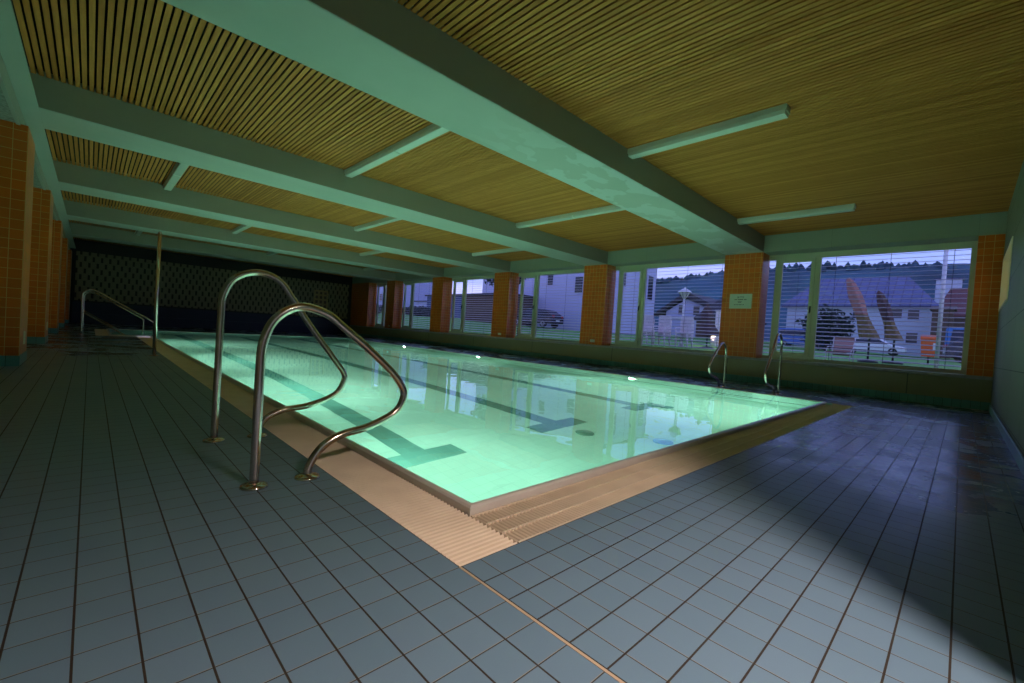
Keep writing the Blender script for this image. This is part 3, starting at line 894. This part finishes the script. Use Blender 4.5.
# wooden rack on the end wall
t = thing('wall_rack', 'yellowish wooden pigeonhole rack hanging on the patterned end wall', 'rack', (8.65, YE - 0.05, 1.95))
r_ = MB()
x0, x1, z0, z1 = 8.25, 9.02, 1.38, 2.46
y0, y1 = YE - 0.16, YE - 0.05
for z in (z0, z0 + .27, z0 + .54, z0 + .80, z1 - 0.05): r_.box(x0, x1, y0, y1, z, z + 0.09)
for x in (x0, x0 + 0.24, x0 + 0.48, x1 - 0.05): r_.box(x, x + 0.07, y0 + .003, y1, z0, z1)
o = r_.build('carcass', M['rack'], t); o.matrix_parent_inverse = Matrix.Translation((-8.65, -(YE - 0.05), -1.95))
o = MB().box(x0, x1, y1 - 0.012, y1, z0, z1).build('back_board', M['timber'], t); o.matrix_parent_inverse = Matrix.Translation((-8.65, -(YE - 0.05), -1.95))

# lamp in the vestibule whose light falls through the doorway
t = thing('vestibule_lamp', 'round globe lamp on the wall just inside the doorway behind the viewer', 'lamp', (0.17, -2.12, 2.45))
MB().lathe([(0.0, 0.25), (0.012, 0.25), (0.012, 0.08), (0.05, 0.07), (0.05, 0.05), (0.0, 0.05)], (0, 0, 0), 12).build('stem', M['steel'], t)
MB().lathe([(0.0, -0.07)] + [(0.07 * math.sin(a * math.pi / 8), -0.07 * math.cos(a * math.pi / 8)) for a in range(1, 8)] + [(0.0, 0.07)], (0, 0, 0), 16).build('globe', M['bulb'], t)

t = thing('hatch_fill_lamp', 'small globe lamp added behind the wall hatch to brighten its opening', 'lamp', (8.9, -2.7, 3.0))
MB().lathe([(0.0, 0.0), (0.012, 0.0), (0.012, -0.45), (0.0, -0.45)], (0, 0, 0), 10).build('stem', M['steel'], t)
MB().lathe([(0.0, -0.59)] + [(0.07 * math.sin(a * math.pi / 8), -0.52 - 0.07 * math.cos(a * math.pi / 8)) for a in range(1, 8)] + [(0.0, -0.45)], (0, 0, 0), 16).build('globe', M['bulb'], t)
l = bpy.data.lights.new('hatch_fill_light', 'POINT'); l.energy = 5; l.color = (1, .86, .62); l.shadow_soft_size = .08  # added fill light for the hatch, the globe is its made-up fitting
lo = bpy.data.objects.new('hatch_fill_light', l); lo.location = (8.9, -2.7, 2.3); COL.objects.link(lo)
# ================================================================== outdoors
def gz(x, y): return 0.54 + 0.010 * (x - 12) + 0.034 * max(0.0, y - 3) * min(1.0, max(0.0, (x - 12.5) / 8))
gr = MB()
xs = [11.3, 12.5, 14, 17, 20, 25, 30, 40, 55, 75, 100, 112]
ys = [-30, -15, -5, 0, 3, 6, 10, 15, 20, 28, 40, 60, 90, 130, 180]
vs = [(x, y, gz(x, y)) for x in xs for y in ys]
fs = [(i * len(ys) + j, (i + 1) * len(ys) + j, (i + 1) * len(ys) + j + 1, i * len(ys) + j + 1) for i in range(len(xs) - 1) for j in range(len(ys) - 1)]
o = gr.add(vs, fs).build('lawn', M['grass']); o['kind'] = 'structure'
# hill with a toothed forest edge
hl = MB()
def HF(y):
    t = min(1.0, max(0.0, (y - 92) / 45)); return 1.0 - 0.55 * t * t * (3 - 2 * t)
xs = [108, 125, 145, 165, 185]
hz = [0, 7, 17, 25.5, 26.5]
ys = list(range(-60, 330, 6))
random.seed(3)
vs = []
for x, z in zip(xs, hz):
    for y in ys:
        vs.append((x, y, ((1 if x > 108 else 0.3) * gz(x, max(0, y)) * 0.3 + z) * HF(y) + 1.6 * math.sin(y * 0.045) + 0.8 * math.sin(y * 0.11 + x)))
n_ = len(ys)
fs = [(i * n_ + j, (i + 1) * n_ + j, (i + 1) * n_ + j + 1, i * n_ + j + 1) for i in range(len(xs) - 1) for j in range(n_ - 1)]
o = hl.add(vs, fs, True).build('hillside', M['hill']); o['kind'] = 'structure'
tr = MB()
for q in range(900):
    y = random.uniform(-60, 320)
    row = random.uniform(0.45, 1.0)
    x = 150 + 25 * row
    z = (17 + min(1.0, (x - 145) / 20) * 8.5 + 0.3 * gz(x, max(0, y))) * HF(y) + 1.6 * math.sin(y * 0.045)
    h_ = random.uniform(1.4, 3.0); r_ = random.uniform(0.8, 1.5)
    tr.lathe([(r_ * 0.7, 0), (r_, h_ * 0.35), (r_ * 0.5, h_ * 0.75), (0.05, h_)], (x, y, z - 1.0), 6)
tag(tr.build('forest', M['forest']), 'dark toothed forest along the crest of the hill beyond the village', 'forest', kind='stuff')

def window_on(face_x, y, z, w_, h_, parent, inv):
    f = MB().box(face_x - 0.05, face_x, y - w_ / 2 - 0.08, y + w_ / 2 + 0.08, z - h_ / 2 - 0.08, z + h_ / 2 + 0.08).build('window', M['siding'], parent); f.matrix_parent_inverse = inv
    MB().box(face_x - 0.06, face_x - 0.048, y - w_ / 2, y + w_ / 2, z - h_ / 2, z + h_ / 2).build('pane', M['winglass'], f)
def hip_house(name, label, x0, x1, y0, y1, zb, ze, zr, wall, roof, wins, inset=3.0, over=0.5):
    t = thing(name, label, 'house', ((x0 + x1) / 2, (y0 + y1) / 2, zb))
    inv = Matrix.Translation((-(x0 + x1) / 2, -(y0 + y1) / 2, -zb))
    o = MB().box(x0, x1, y0, y1, zb - 0.5, ze).build('wall', M[wall], t); o.matrix_parent_inverse = inv
    xm = (x0 + x1) / 2
    a, b, c, d = x0 - over, x1 + over, y0 - over, y1 + over
    vs = [(a, c, ze), (b, c, ze), (b, d, ze), (a, d, ze), (xm, y0 + inset, zr), (xm, y1 - inset, zr), (a, c, ze - .25), (b, c, ze - .25), (b, d, ze - .25), (a, d, ze - .25)]
    o = MB().add(vs, [(0, 1, 4), (1, 2, 5, 4), (2, 3, 5), (3, 0, 4, 5), (9, 8, 7, 6), (0, 6, 7, 1), (1, 7, 8, 2), (2, 8, 9, 3), (3, 9, 6, 0)]).build('roof', M[roof], t); o.matrix_parent_inverse = inv
    for (y, z, w_, h_) in wins: window_on(x0, y, z, w_, h_, t, inv)
    return t, inv
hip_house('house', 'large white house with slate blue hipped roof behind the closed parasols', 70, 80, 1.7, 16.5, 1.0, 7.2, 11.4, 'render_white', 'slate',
          [(4.85, 6.2, 1.1, 1.1), (3.25, 6.1, 1.0, 1.1), (3.25, 3.3, 1.0, 1.2), (8.5, 6.1, 1.1, 1.1)], inset=2.6, over=0.6)
t = thing('house', 'pale flat topped house block rising behind the brown red roof', 'house', (100, 1.1, 1.0))
inv = Matrix.Translation((-100, -1.1, -1.0))
o = MB().box(100, 104, -0.35, 2.7, 0.5, 14.2).build('wall', M['render_white'], t); o.matrix_parent_inverse = inv
o = MB().box(99.8, 104.2, -0.5, 2.85, 14.2, 14.4).build('roof', M['slate'], t); o.matrix_parent_inverse = inv
hip_house('house', 'dark house with brown red roof at the right edge of the corner window', 82, 92, -16, 1.6, 1.0, 7.0, 11.2, 'timber', 'redroof', [(-1.0, 4.2, 1.2, 1.3)], inset=1.0)
tag(MB().box(66, 68.5, -0.2, 1.5, 1.0, 6.4).prism([(65.8, 6.4), (68.7, 6.4), (68.7, 7.0)], 'y', -0.4, 1.7).build('timber_shed', M['timber']), 'brown timber annex between the white house and the blue van', 'shed')
# gabled white house seen through the lantern window
t = thing('house', 'white gabled house with dark roof behind the street lantern', 'house', (74, 31, 1.7))
inv = Matrix.Translation((-74, -31, -1.7))
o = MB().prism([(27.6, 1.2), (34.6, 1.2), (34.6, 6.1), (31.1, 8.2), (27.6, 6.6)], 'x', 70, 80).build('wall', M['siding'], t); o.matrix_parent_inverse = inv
o = MB().prism([(26.4, 6.1), (31.1, 8.5), (36.5, 5.2), (36.5, 5.7), (31.1, 9.4), (26.2, 7.0)], 'x', 69.3, 80.5).build('roof', M['darkroof'], t); o.matrix_parent_inverse = inv
window_on(70, 32.0, 6.4, 0.8, 1.5, t, inv); window_on(70, 29.4, 6.3, 1.0, 1.5, t, inv)
o = MB().box(69.8, 70, 27.6, 34.6, 4.9, 5.15).build('balcony_edge', M['whitemetal'], t); o.matrix_parent_inverse = inv
hip_house('house', 'low dark roofed house left of the white gabled house', 60, 67, 37.5, 47, 1.7, 5.0, 8.0, 'siding', 'darkroof', [(37, 3.6, 1, 1.1)], inset=2)
hip_house('house', 'dark brown roofed house right of the white gabled house', 60, 66, 18.5, 25, 1.5, 4.4, 7.6, 'timber', 'darkroof', [(20, 3.2, 1, 1.1)], inset=2)
# pale building corners close to the hall
def window_side(y, x, z, w_, h_, parent, inv):
    f = MB().box(x - w_ / 2 - 0.08, x + w_ / 2 + 0.08, y - 0.05, y, z - h_ / 2 - 0.08, z + h_ / 2 + 0.08).build('window', M['siding'], parent); f.matrix_parent_inverse = inv
    MB().box(x - w_ / 2, x + w_ / 2, y - 0.06, y - 0.048, z - h_ / 2, z + h_ / 2).build('pane', M['winglass'], f)
def block(label, x0, x1, y0, y1, zb, zt, wins, mat='siding'):
    t = thing('building', label, 'building', (x0, (y0 + y1) / 2, zb))
    inv = Matrix.Translation((-x0, -(y0 + y1) / 2, -zb))
    o = MB().box(x0, x1, y0, y1, zb - .5, zt).build('wall', M[mat], t); o.matrix_parent_inverse = inv
    o = MB().box(x0 - .25, x1 + .2, y0 - .25, y1 + .25, zt, zt + .18).build('roof', M['darkroof'], t); o.matrix_parent_inverse = inv
    for (y, z, w_, h_) in wins: window_on(x0, y, z, w_, h_, t, inv)
    return t, inv
t, inv = block('pale boarded building behind the parked black car, reaching to the lantern window', 27.5, 34.6, 17.9, 33, 1.2, 7.6, [(20.8, 5.0, 0.75, 1.3), (23.9, 5.6, 0.6, 1.0)])
window_side(17.9, 33.6, 5.4, 0.8, 2.0, t, inv); window_side(17.9, 29.2, 6.0, 0.9, 1.9, t, inv)
block('dark low garage left of the parked black car', 24.2, 27.2, 25.4, 31.5, 1.6, 3.9, [], 'timber')
block('long dark blue low building behind the dark tree', 32, 40, 36, 50, 2.2, 4.9, [(38, 4.3, 0.7, 0.4), (41, 4.3, 0.7, 0.4)], 'nightblue')
block('far pale house glimpsed through the last window by the end wall', 45, 55, 80, 104, 3.0, 12.5, [(88.5, 6.5, 1.2, 1.6), (91.5, 9.3, 1.2, 1.6)])
block('far low house glimpsed through the second window from the end wall', 46, 56, 60, 76, 2.6, 5.6, [(69, 4.6, 1.2, 1.0)])

# cars ---------------------------------------------------------------------
def car(label, x, y, rz, body, L=4.2, H=1.45, van=False, cat='car'):
    z = gz(x, y)
    t = thing('van' if van else 'car', label, cat, (x, y, z), rz)
    W = 0.86
    hl_ = L / 2
    if van: side = [(-hl_, .32), (-hl_, 1.0), (-hl_ + .15, 1.15), (-hl_ + .75, H - .08), (-hl_ + 1.1, H), (hl_ - .1, H), (hl_, H - .15), (hl_, .32)]
    else: side = [(-hl_, .34), (-hl_, .66), (-hl_ + .12, .78), (-hl_ + .95, .92), (-hl_ + 1.65, H - .04), (-hl_ + 2.2, H), (hl_ - .75, H - .05), (hl_ - .12, .98), (hl_, .86), (hl_, .34)]
    # body: loft of the side profile, narrowing in the cabin
    def wid(zz): return W if zz < 0.95 else W - (zz - 0.95) * 0.30
    vs = [(a, -wid(b), b) for a, b in side] + [(a, wid(b), b) for a, b in side]
    n = len(side)
    fs = [tuple(range(n - 1, -1, -1)), tuple(range(n, 2 * n))] + [(i, (i + 1) % n, (i + 1) % n + n, i + n) for i in range(n)]
    b_ = MB().add(vs, fs).build('body', M[body], t)
    md = b_.modifiers.new('bevel', 'BEVEL'); md.width = 0.05; md.segments = 2; md.limit_method = 'ANGLE'; md.angle_limit = 0.5
    gl = MB()
    if van: g1 = [(-hl_ + .55, 1.2), (-hl_ + .95, H - .15), (hl_ - .35, H - .15), (hl_ - .25, 1.2)]
    else: g1 = [(-hl_ + 1.15, .95), (-hl_ + 1.75, H - .12), (hl_ - .85, H - .13), (hl_ - .4, .97)]
    for s in (-1, 1):
        vs = [(a, s * (wid(b) + 0.006), b) for a, b in g1] + [(a, s * (wid(b) - 0.03), b) for a, b in g1]
        gl.add(vs, [(0, 1, 2, 3), (7, 6, 5, 4), (0, 4, 5, 1), (1, 5, 6, 2), (2, 6, 7, 3), (3, 7, 4, 0)])
    xr0, zr0, xr1, zr1 = (hl_ + .004, 1.1, hl_ - .05, H - .2) if van else (hl_ - .20, 1.02, hl_ - .68, H - .10)
    vs = [(xr0 + .03, -W * .72, zr0), (xr0 + .03, W * .72, zr0), (xr1 + .03, W * .62, zr1), (xr1 + .03, -W * .62, zr1)]
    gl.add(vs, [(0, 1, 2, 3)])
    gl.build('window_glass', M['winglass'], t)
    for a in (-hl_ + .8, hl_ - .8):
        for s in (-1, 1):
            wh = MB().lathe([(0.0, -.09), (.30, -.09), (.32, -.05), (.32, .05), (.30, .09), (0.0, .09)], (a, s * (W - .06), .32), 18, axis='y').build('wheel', M['tyre'], t)
            MB().lathe([(0.0, s * .085), (.20, s * .095), (.18, s * .1), (0.0, s * .075)], (a, s * (W - .06), .32), 14, axis='y').build('rim', M['rim'], wh)
    for s in (-1, 1):
        MB().box(hl_ - .06, hl_ + .012, s * .62 - .14, s * .62 + .14, .80, .98, 0.01).build('tail_light', M['redlens'], t)
        MB().box(-hl_ - .012, -hl_ + .06, s * .62 - .16, s * .62 + .16, .62, .76, 0.01).build('headlight', M['whitelens'], t)
    MB().box(hl_, hl_ + .015, -.26, .26, .50, .62).build('number_plate', M['whitelens'], t)
    return t
car('dark parked hatchback seen from its rear corner in front of the pale boarded wall', 25, 23.0, -math.pi / 2 + 0.12, 'carblack')
car('white parked car behind the two closed parasols', 50, 4.6, math.pi / 2, 'carwhite', L=4.6)
car('blue parked car left of the tan garden lounger', 50, 10.0, math.pi / 2, 'carblue', L=4.4, H=1.9, van=True)
car('bright blue van behind the white post at the right of the corner window', 44, -2.6, math.pi / 2, 'vanblue', L=4.8, H=2.4, van=True, cat='van')
car('dark parked car in front of the bright blue van', 34, -2.6, math.pi / 2 + 0.1, 'carblack', L=4.4)

# foliage ------------------------------------------------------------------
def foliage(name, label, c, rx, ry, rz_, n, trunk_h, leafsize=0.22, cat='tree', group=None, seed=1):
    rnd = random.Random(seed)
    z = gz(c[0], c[1])
    t = thing(name, label, cat, (c[0], c[1], z), group=group)
    mb = MB()
    for _ in range(n):
        while True:
            p = Vector((rnd.uniform(-1, 1), rnd.uniform(-1, 1), rnd.uniform(-1, 1)))
            if p.length < 1 and p.length > rnd.random() * 0.8: break
        lump = 1 + 0.18 * math.sin(5 * p.x + 3 * p.y) + 0.15 * math.sin(7 * p.z + 4 * p.x)
        q = Vector((p.x * rx * lump, p.y * ry * lump, trunk_h + rz_ + p.z * rz_ * lump))
        a = Vector((rnd.gauss(0, 1), rnd.gauss(0, 1), rnd.gauss(0, 1))).normalized() * leafsize
        b = Vector((rnd.gauss(0, 1), rnd.gauss(0, 1), rnd.gauss(0, 1))).normalized() * leafsize * 0.7
        mb.add([q - a, q - b * .6, q + a, q + b * .6], [(0, 1, 2, 3)])
    mb.build('foliage', M['leaf'], t)
    tk = MB().tube([(0, 0, -0.1), (0.05, 0.03, trunk_h * .6), (0, 0, trunk_h + rz_)], [0.05 * rx + .05, 0.04 * rx + .04, 0.02], 8)
    for k_ in range(5):
        a = k_ * 1.3
        tk.tube([(0, 0, trunk_h + .1 * k_), (math.cos(a) * rx * .5, math.sin(a) * ry * .5, trunk_h + rz_ * (.6 + .15 * k_))], [0.04, 0.012], 6)
    tk.build('trunk', M['trunk'], t)
foliage('shrub', 'dark leafy shrub behind the tan lounger and left parasol', (42, 6.6), 1.3, 1.7, 1.6, 1500, 0.3, cat='shrub', seed=2)
foliage('tree', 'dark leafy tree hanging into the window left of the car window', (20.5, 22.2), 1.2, 1.9, 1.0, 1300, 2.9, seed=4)
foliage('shrub', 'low dark hedge bush behind the second window from the end wall', (24, 39), 1.2, 3.5, 0.45, 1100, 0.0, 0.25, cat='shrub', seed=5)
foliage('shrub', 'dark bush outside the farthest window by the end wall', (19.5, 41), 0.9, 2.2, 0.45, 800, 0.0, 0.22, cat='shrub', seed=6)

# closed parasols ------------------------------------------------------------
def parasol(label, x, y, tip, hem, mats, lean, r=0.33, ex=0.3):
    """closed parasol: pole, folded cloth; tip/hem heights over ground, lean = sideways offset of the tip"""
    z = gz(x, y)
    t = thing('closed_parasol', label, 'parasol', (x, y, z), group='closed parasols on the terrace')
    prof = []
    N = 18; n = 20
    vs = []; fs = []
    for i in range(N + 1):
        f = i / N
        h = hem + (tip - hem) * f
        rr = r * (1 - f) ** ex * (0.86 + 0.14 * math.cos(f * 9)) + 0.02
        cy_ = lean * f
        for k in range(n):
            a = 2 * math.pi * k / n
            fold = 1 + 0.20 * math.cos(5 * a + f * 2.0)
            vs.append((rr * fold * math.cos(a), cy_ + rr * fold * math.sin(a), h))
    for i in range(N):
        for k in range(n):
            l = (k + 1) % n
            fs.append((i * n + k, i * n + l, (i + 1) * n + l, (i + 1) * n + k))
    cut = int(N * 0.42)
    mb = MB()
    mb.add(vs, fs, True)
    for q in range(len(fs)): mb.mi[q] = 1 if q // n >= cut else 0
    mb.build('cloth', [M[mats[0]], M[mats[1]]], t)
    MB().tube([(0, 0, 0), (0, 0, hem + .1), (0, lean * .2, hem + (tip - hem) * .2)], 0.028, 10).build('pole', M['darkmetal'], t)
    MB().lathe([(0, 0), (.28, 0), (.28, .05), (.05, .09), (0.0, .09)], (0, 0, 0), 20).build('base', M['darkmetal'], t)
parasol('left closed parasol with dusty pink top leaning left, behind the tan lounger', 18, 1.06, 2.90, 0.80, ('olivefabric', 'pinkfabric'), 0.70, 0.23)
parasol('shorter closed parasol with dark brown top, right of the pink one', 18.7, 0.48, 2.50, 0.80, ('olivefabric', 'brownfabric'), 0.52, 0.19)
parasol('dark brown closed parasol beside the glowing lamp', 18, 6.45, 1.95, 0.55, ('brownfabric', 'brownfabric'), 0.10, 0.44, 0.75)

# tan lounger ---------------------------------------------------------------
z = gz(16, 1.45)
t = thing('garden_lounger', 'tan fabric garden lounger with white curved frame standing outside the corner window', 'lounger', (16, 1.45, z))
bk = [(0.0, .24, .30), (0.10, .24, .62), (0.18, .25, .80)]
vs = []
for (x, hw, zz) in [(0.02, .24, .20), (0.0, .24, .34), (0.06, .245, .56), (0.13, .25, .72), (0.10, .25, .78)]:
    vs += [(x, -hw, zz), (x, hw, zz), (x + .025, -hw, zz), (x + .025, hw, zz)]
fs = []
for i in range(4):
    a, b = 4 * i, 4 * (i + 1)
    fs += [(a, b, b + 1, a + 1), (a + 3, b + 3, b + 2, a + 2), (a + 2, b + 2, b, a), (a + 1, b + 1, b + 3, a + 3)]
fs += [(0, 1, 3, 2), (16, 18, 19, 17)]
MB().add(vs, fs, False).build('backrest', M['tanfabric'], t)
MB().box(-1.1, 0.02, -.24, .24, .27, .30, 0.008).build('seat', M['tanfabric'], t)
for s in (-1, 1):
    MB().tube([(0.16, s * .27, .80), (0.02, s * .27, .30), (-1.1, s * .27, .28)], .014, 8).build('side_rail', M['whitemetal'], t)
    MB().tube(smooth_path([(-.75, s * .29, 0), (-.68, s * .30, .30), (-.45, s * .32, .44), (-.1, s * .31, .46), (.02, s * .27, .44)], 5), .013, 8).build('armrest', M['whitemetal'], t)
    MB().tube([(.1, s * .27, 0), (-.1, s * .27, .29)], .013, 8).build('leg', M['whitemetal'], t)

# bin, post, lantern, lamp -----------------------------------------------------
z = gz(22, -.25)
t = thing('litter_bin', 'orange plastic litter bin on a post outside the corner window', 'bin', (22, -.25, z))
MB().add([(-.16, -.19, .30), (.16, -.19, .30), (.16, .19, .30), (-.16, .19, .30), (-.2, -.235, .95), (.2, -.235, .95), (.2, .235, .95), (-.2, .235, .95)],
         [(3, 2, 1, 0), (0, 1, 5, 4), (1, 2, 6, 5), (2, 3, 7, 6), (3, 0, 4, 7), (4, 5, 6, 7)]).build('body', M['orangeplastic'], t)
MB().prism([(-.22, .95), (.22, .95), (.22, 1.02), (.10, 1.13), (-.12, 1.12), (-.22, 1.02)], 'y', -.245, .245).build('lid', M['orangeplastic'], t)
MB().box(-.206, -.2, -.19, -.12, .55, .82).build('sticker', M['whitelens'], t)
MB().tube([(.24, 0, 0), (.24, 0, 1.0)], .03, 8).build('post', M['darkmetal'], t)
t = thing('white_post', 'thin white post standing just outside the right part of the corner window', 'post', (14, -.73, gz(14, -.7)))
MB().tube([(0, 0, 0), (0, 0, 3.6)], .042, 12).build('pole', M['whitemetal'], t)
MB().lathe([(0, 0), (.09, 0), (.09, .02), (.045, .05), (0, .05)], (0, 0, 0), 16).build('base', M['whitemetal'], t)
z = gz(17, 7.1)
t = thing('garden_lantern', 'white post lantern with faceted glass head outside the second window', 'lantern', (17, 7.12, z))
Z0 = 2.92 - z
MB().tube([(0, 0, 0), (0, 0, Z0 - .2)], .042, 12).build('pole', M['whitemetal'], t)
MB().lathe([(0, 0), (.12, 0), (.11, .08), (.05, .25), (.042, .3), (0, .3)], (0, 0, 0), 12).build('foot', M['whitemetal'], t)
MB().lathe([(0.0, Z0 - .22), (.05, Z0 - .22), (.09, Z0 - .17), (.22, Z0 + .05), (0.0, Z0 + .05)], (0, 0, 0), 6, smooth=False).build('glass', M['plastic'], t)
MB().lathe([(0.0, Z0 + .05), (.29, Z0 + .05), (.27, Z0 + .08), (.12, Z0 + .19), (.04, Z0 + .22), (.03, Z0 + .27), (0, Z0 + .28)], (0, 0, 0), 6, smooth=False).build('roof', M['whitemetal'], t)
fr = MB()
for k_ in range(6):
    a = math.pi * 2 * k_ / 6
    fr.tube([(.09 * math.cos(a), .09 * math.sin(a), Z0 - .17), (.225 * math.cos(a), .225 * math.sin(a), Z0 + .05)], .012, 6)
fr.build('glazing_bar', M['darkmetal'], t)
z = gz(20, 6.98)
t = thing('garden_lamp', 'small glowing bollard lamp beside the dark closed parasol', 'lamp', (20, 6.98, z))
MB().lathe([(0, 0), (.10, 0), (.10, .5), (0, .5)], (0, 0, 0), 12).build('post', M['whitemetal'], t)
MB().lathe([(0, .5), (.09, .5), (.09, .8), (0.0, .8)], (0, 0, 0), 12).build('lamp_glass', M['glow'], t)
MB().lathe([(0, .8), (.13, .8), (.10, .86), (0, .9)], (0, 0, 0), 12).build('cap', M['whitemetal'], t)
l = bpy.data.lights.new('garden_lamp_light', 'POINT'); l.energy = 25; l.color = (1, .72, .5); l.shadow_soft_size = .1
lo = bpy.data.objects.new('garden_lamp_light', l); lo.location = (19.7, 6.98, z + .7); COL.objects.link(lo)
t = thing('advert_column', 'pale upright column behind the glowing lamp, beside the notice pillar', 'column', (21.5, 7.15, gz(21.5, 7.15)))
MB().box(-.15, .15, -.32, .32, 0, 1.75, 0.02).build('panel', M['resin'], t)
MB().box(-.19, .19, -.36, .36, 1.75, 1.82, 0.01).build('cap', M['whitemetal'], t)

# stacked high-back chairs -----------------------------------------------------
t0 = thing('garden_chair', 'white resin high back garden chair, bottom of the left stack by the lantern', 'chair', (16.3, 7.62, gz(16, 7.6)), group='white garden chairs stacked by the lantern')
bkm = MB()
for k_ in range(5):
    y = -.21 + k_ * .105
    bkm.box(0.20, 0.225, y - .036, y + .036, .44, 1.08, 0.004)
bkm.box(.195, .23, -.26, .26, 1.05, 1.13, 0.01).box(.195, .23, -.26, -.225, .4, 1.06).box(.195, .23, .225, .26, .4, 1.06)
bkm.build('backrest', M['resin'], t0)
MB().box(-.24, .22, -.25, .25, .40, .43, 0.01).build('seat', M['resin'], t0)
for sx in (-.22, .2):
    for sy in (-.23, .23):
        MB().tube([(sx * 1.1, sy * 1.05, 0), (sx, sy, .41)], .02, 6).build('leg', M['resin'], t0)
for s in (-1, 1):
    MB().tube([(-.22, s * .25, .41), (-.20, s * .27, .64), (.2, s * .26, .66)], .018, 6).build('armrest', M['resin'], t0)
for (yy, xx, nm, first) in ((7.62, 16.3, 'left', 1), (6.80, 16.6, 'right', 0), (8.35, 16.2, 'farthest left', 0)):
    for k_ in range(first, 3):
        pos_ = ['bottom', 'middle', 'top'][k_]
        dup(t0, (xx - .05 * k_, yy, gz(16, yy) + .085 * k_), 0, 'white resin high back garden chair, %s of the %s stack by the lantern' % (pos_, nm))

# cable fence on the terrace edge
t = thing('cable_fence', 'low dark rail fence running along outside the windows', 'fence', (12.6, 4, .55))
cb = MB()
for z_ in (.86, .95): cb.tube([(12.6, -1.2, z_), (12.6, 12.5, z_ + .12)], .008, 6)
o = cb.build('rail', M['darkmetal'], t); o.matrix_parent_inverse = Matrix.Translation((-12.6, -4, -.55))
for y in (-1.2, 3.3, 7.8, 12.5):
    o = MB().box(12.58, 12.62, y - .02, y + .02, gz(12.6, y) - .02, 1.0 + .01 * y).build('post', M['darkmetal'], t); o.matrix_parent_inverse = Matrix.Translation((-12.6, -4, -.55))
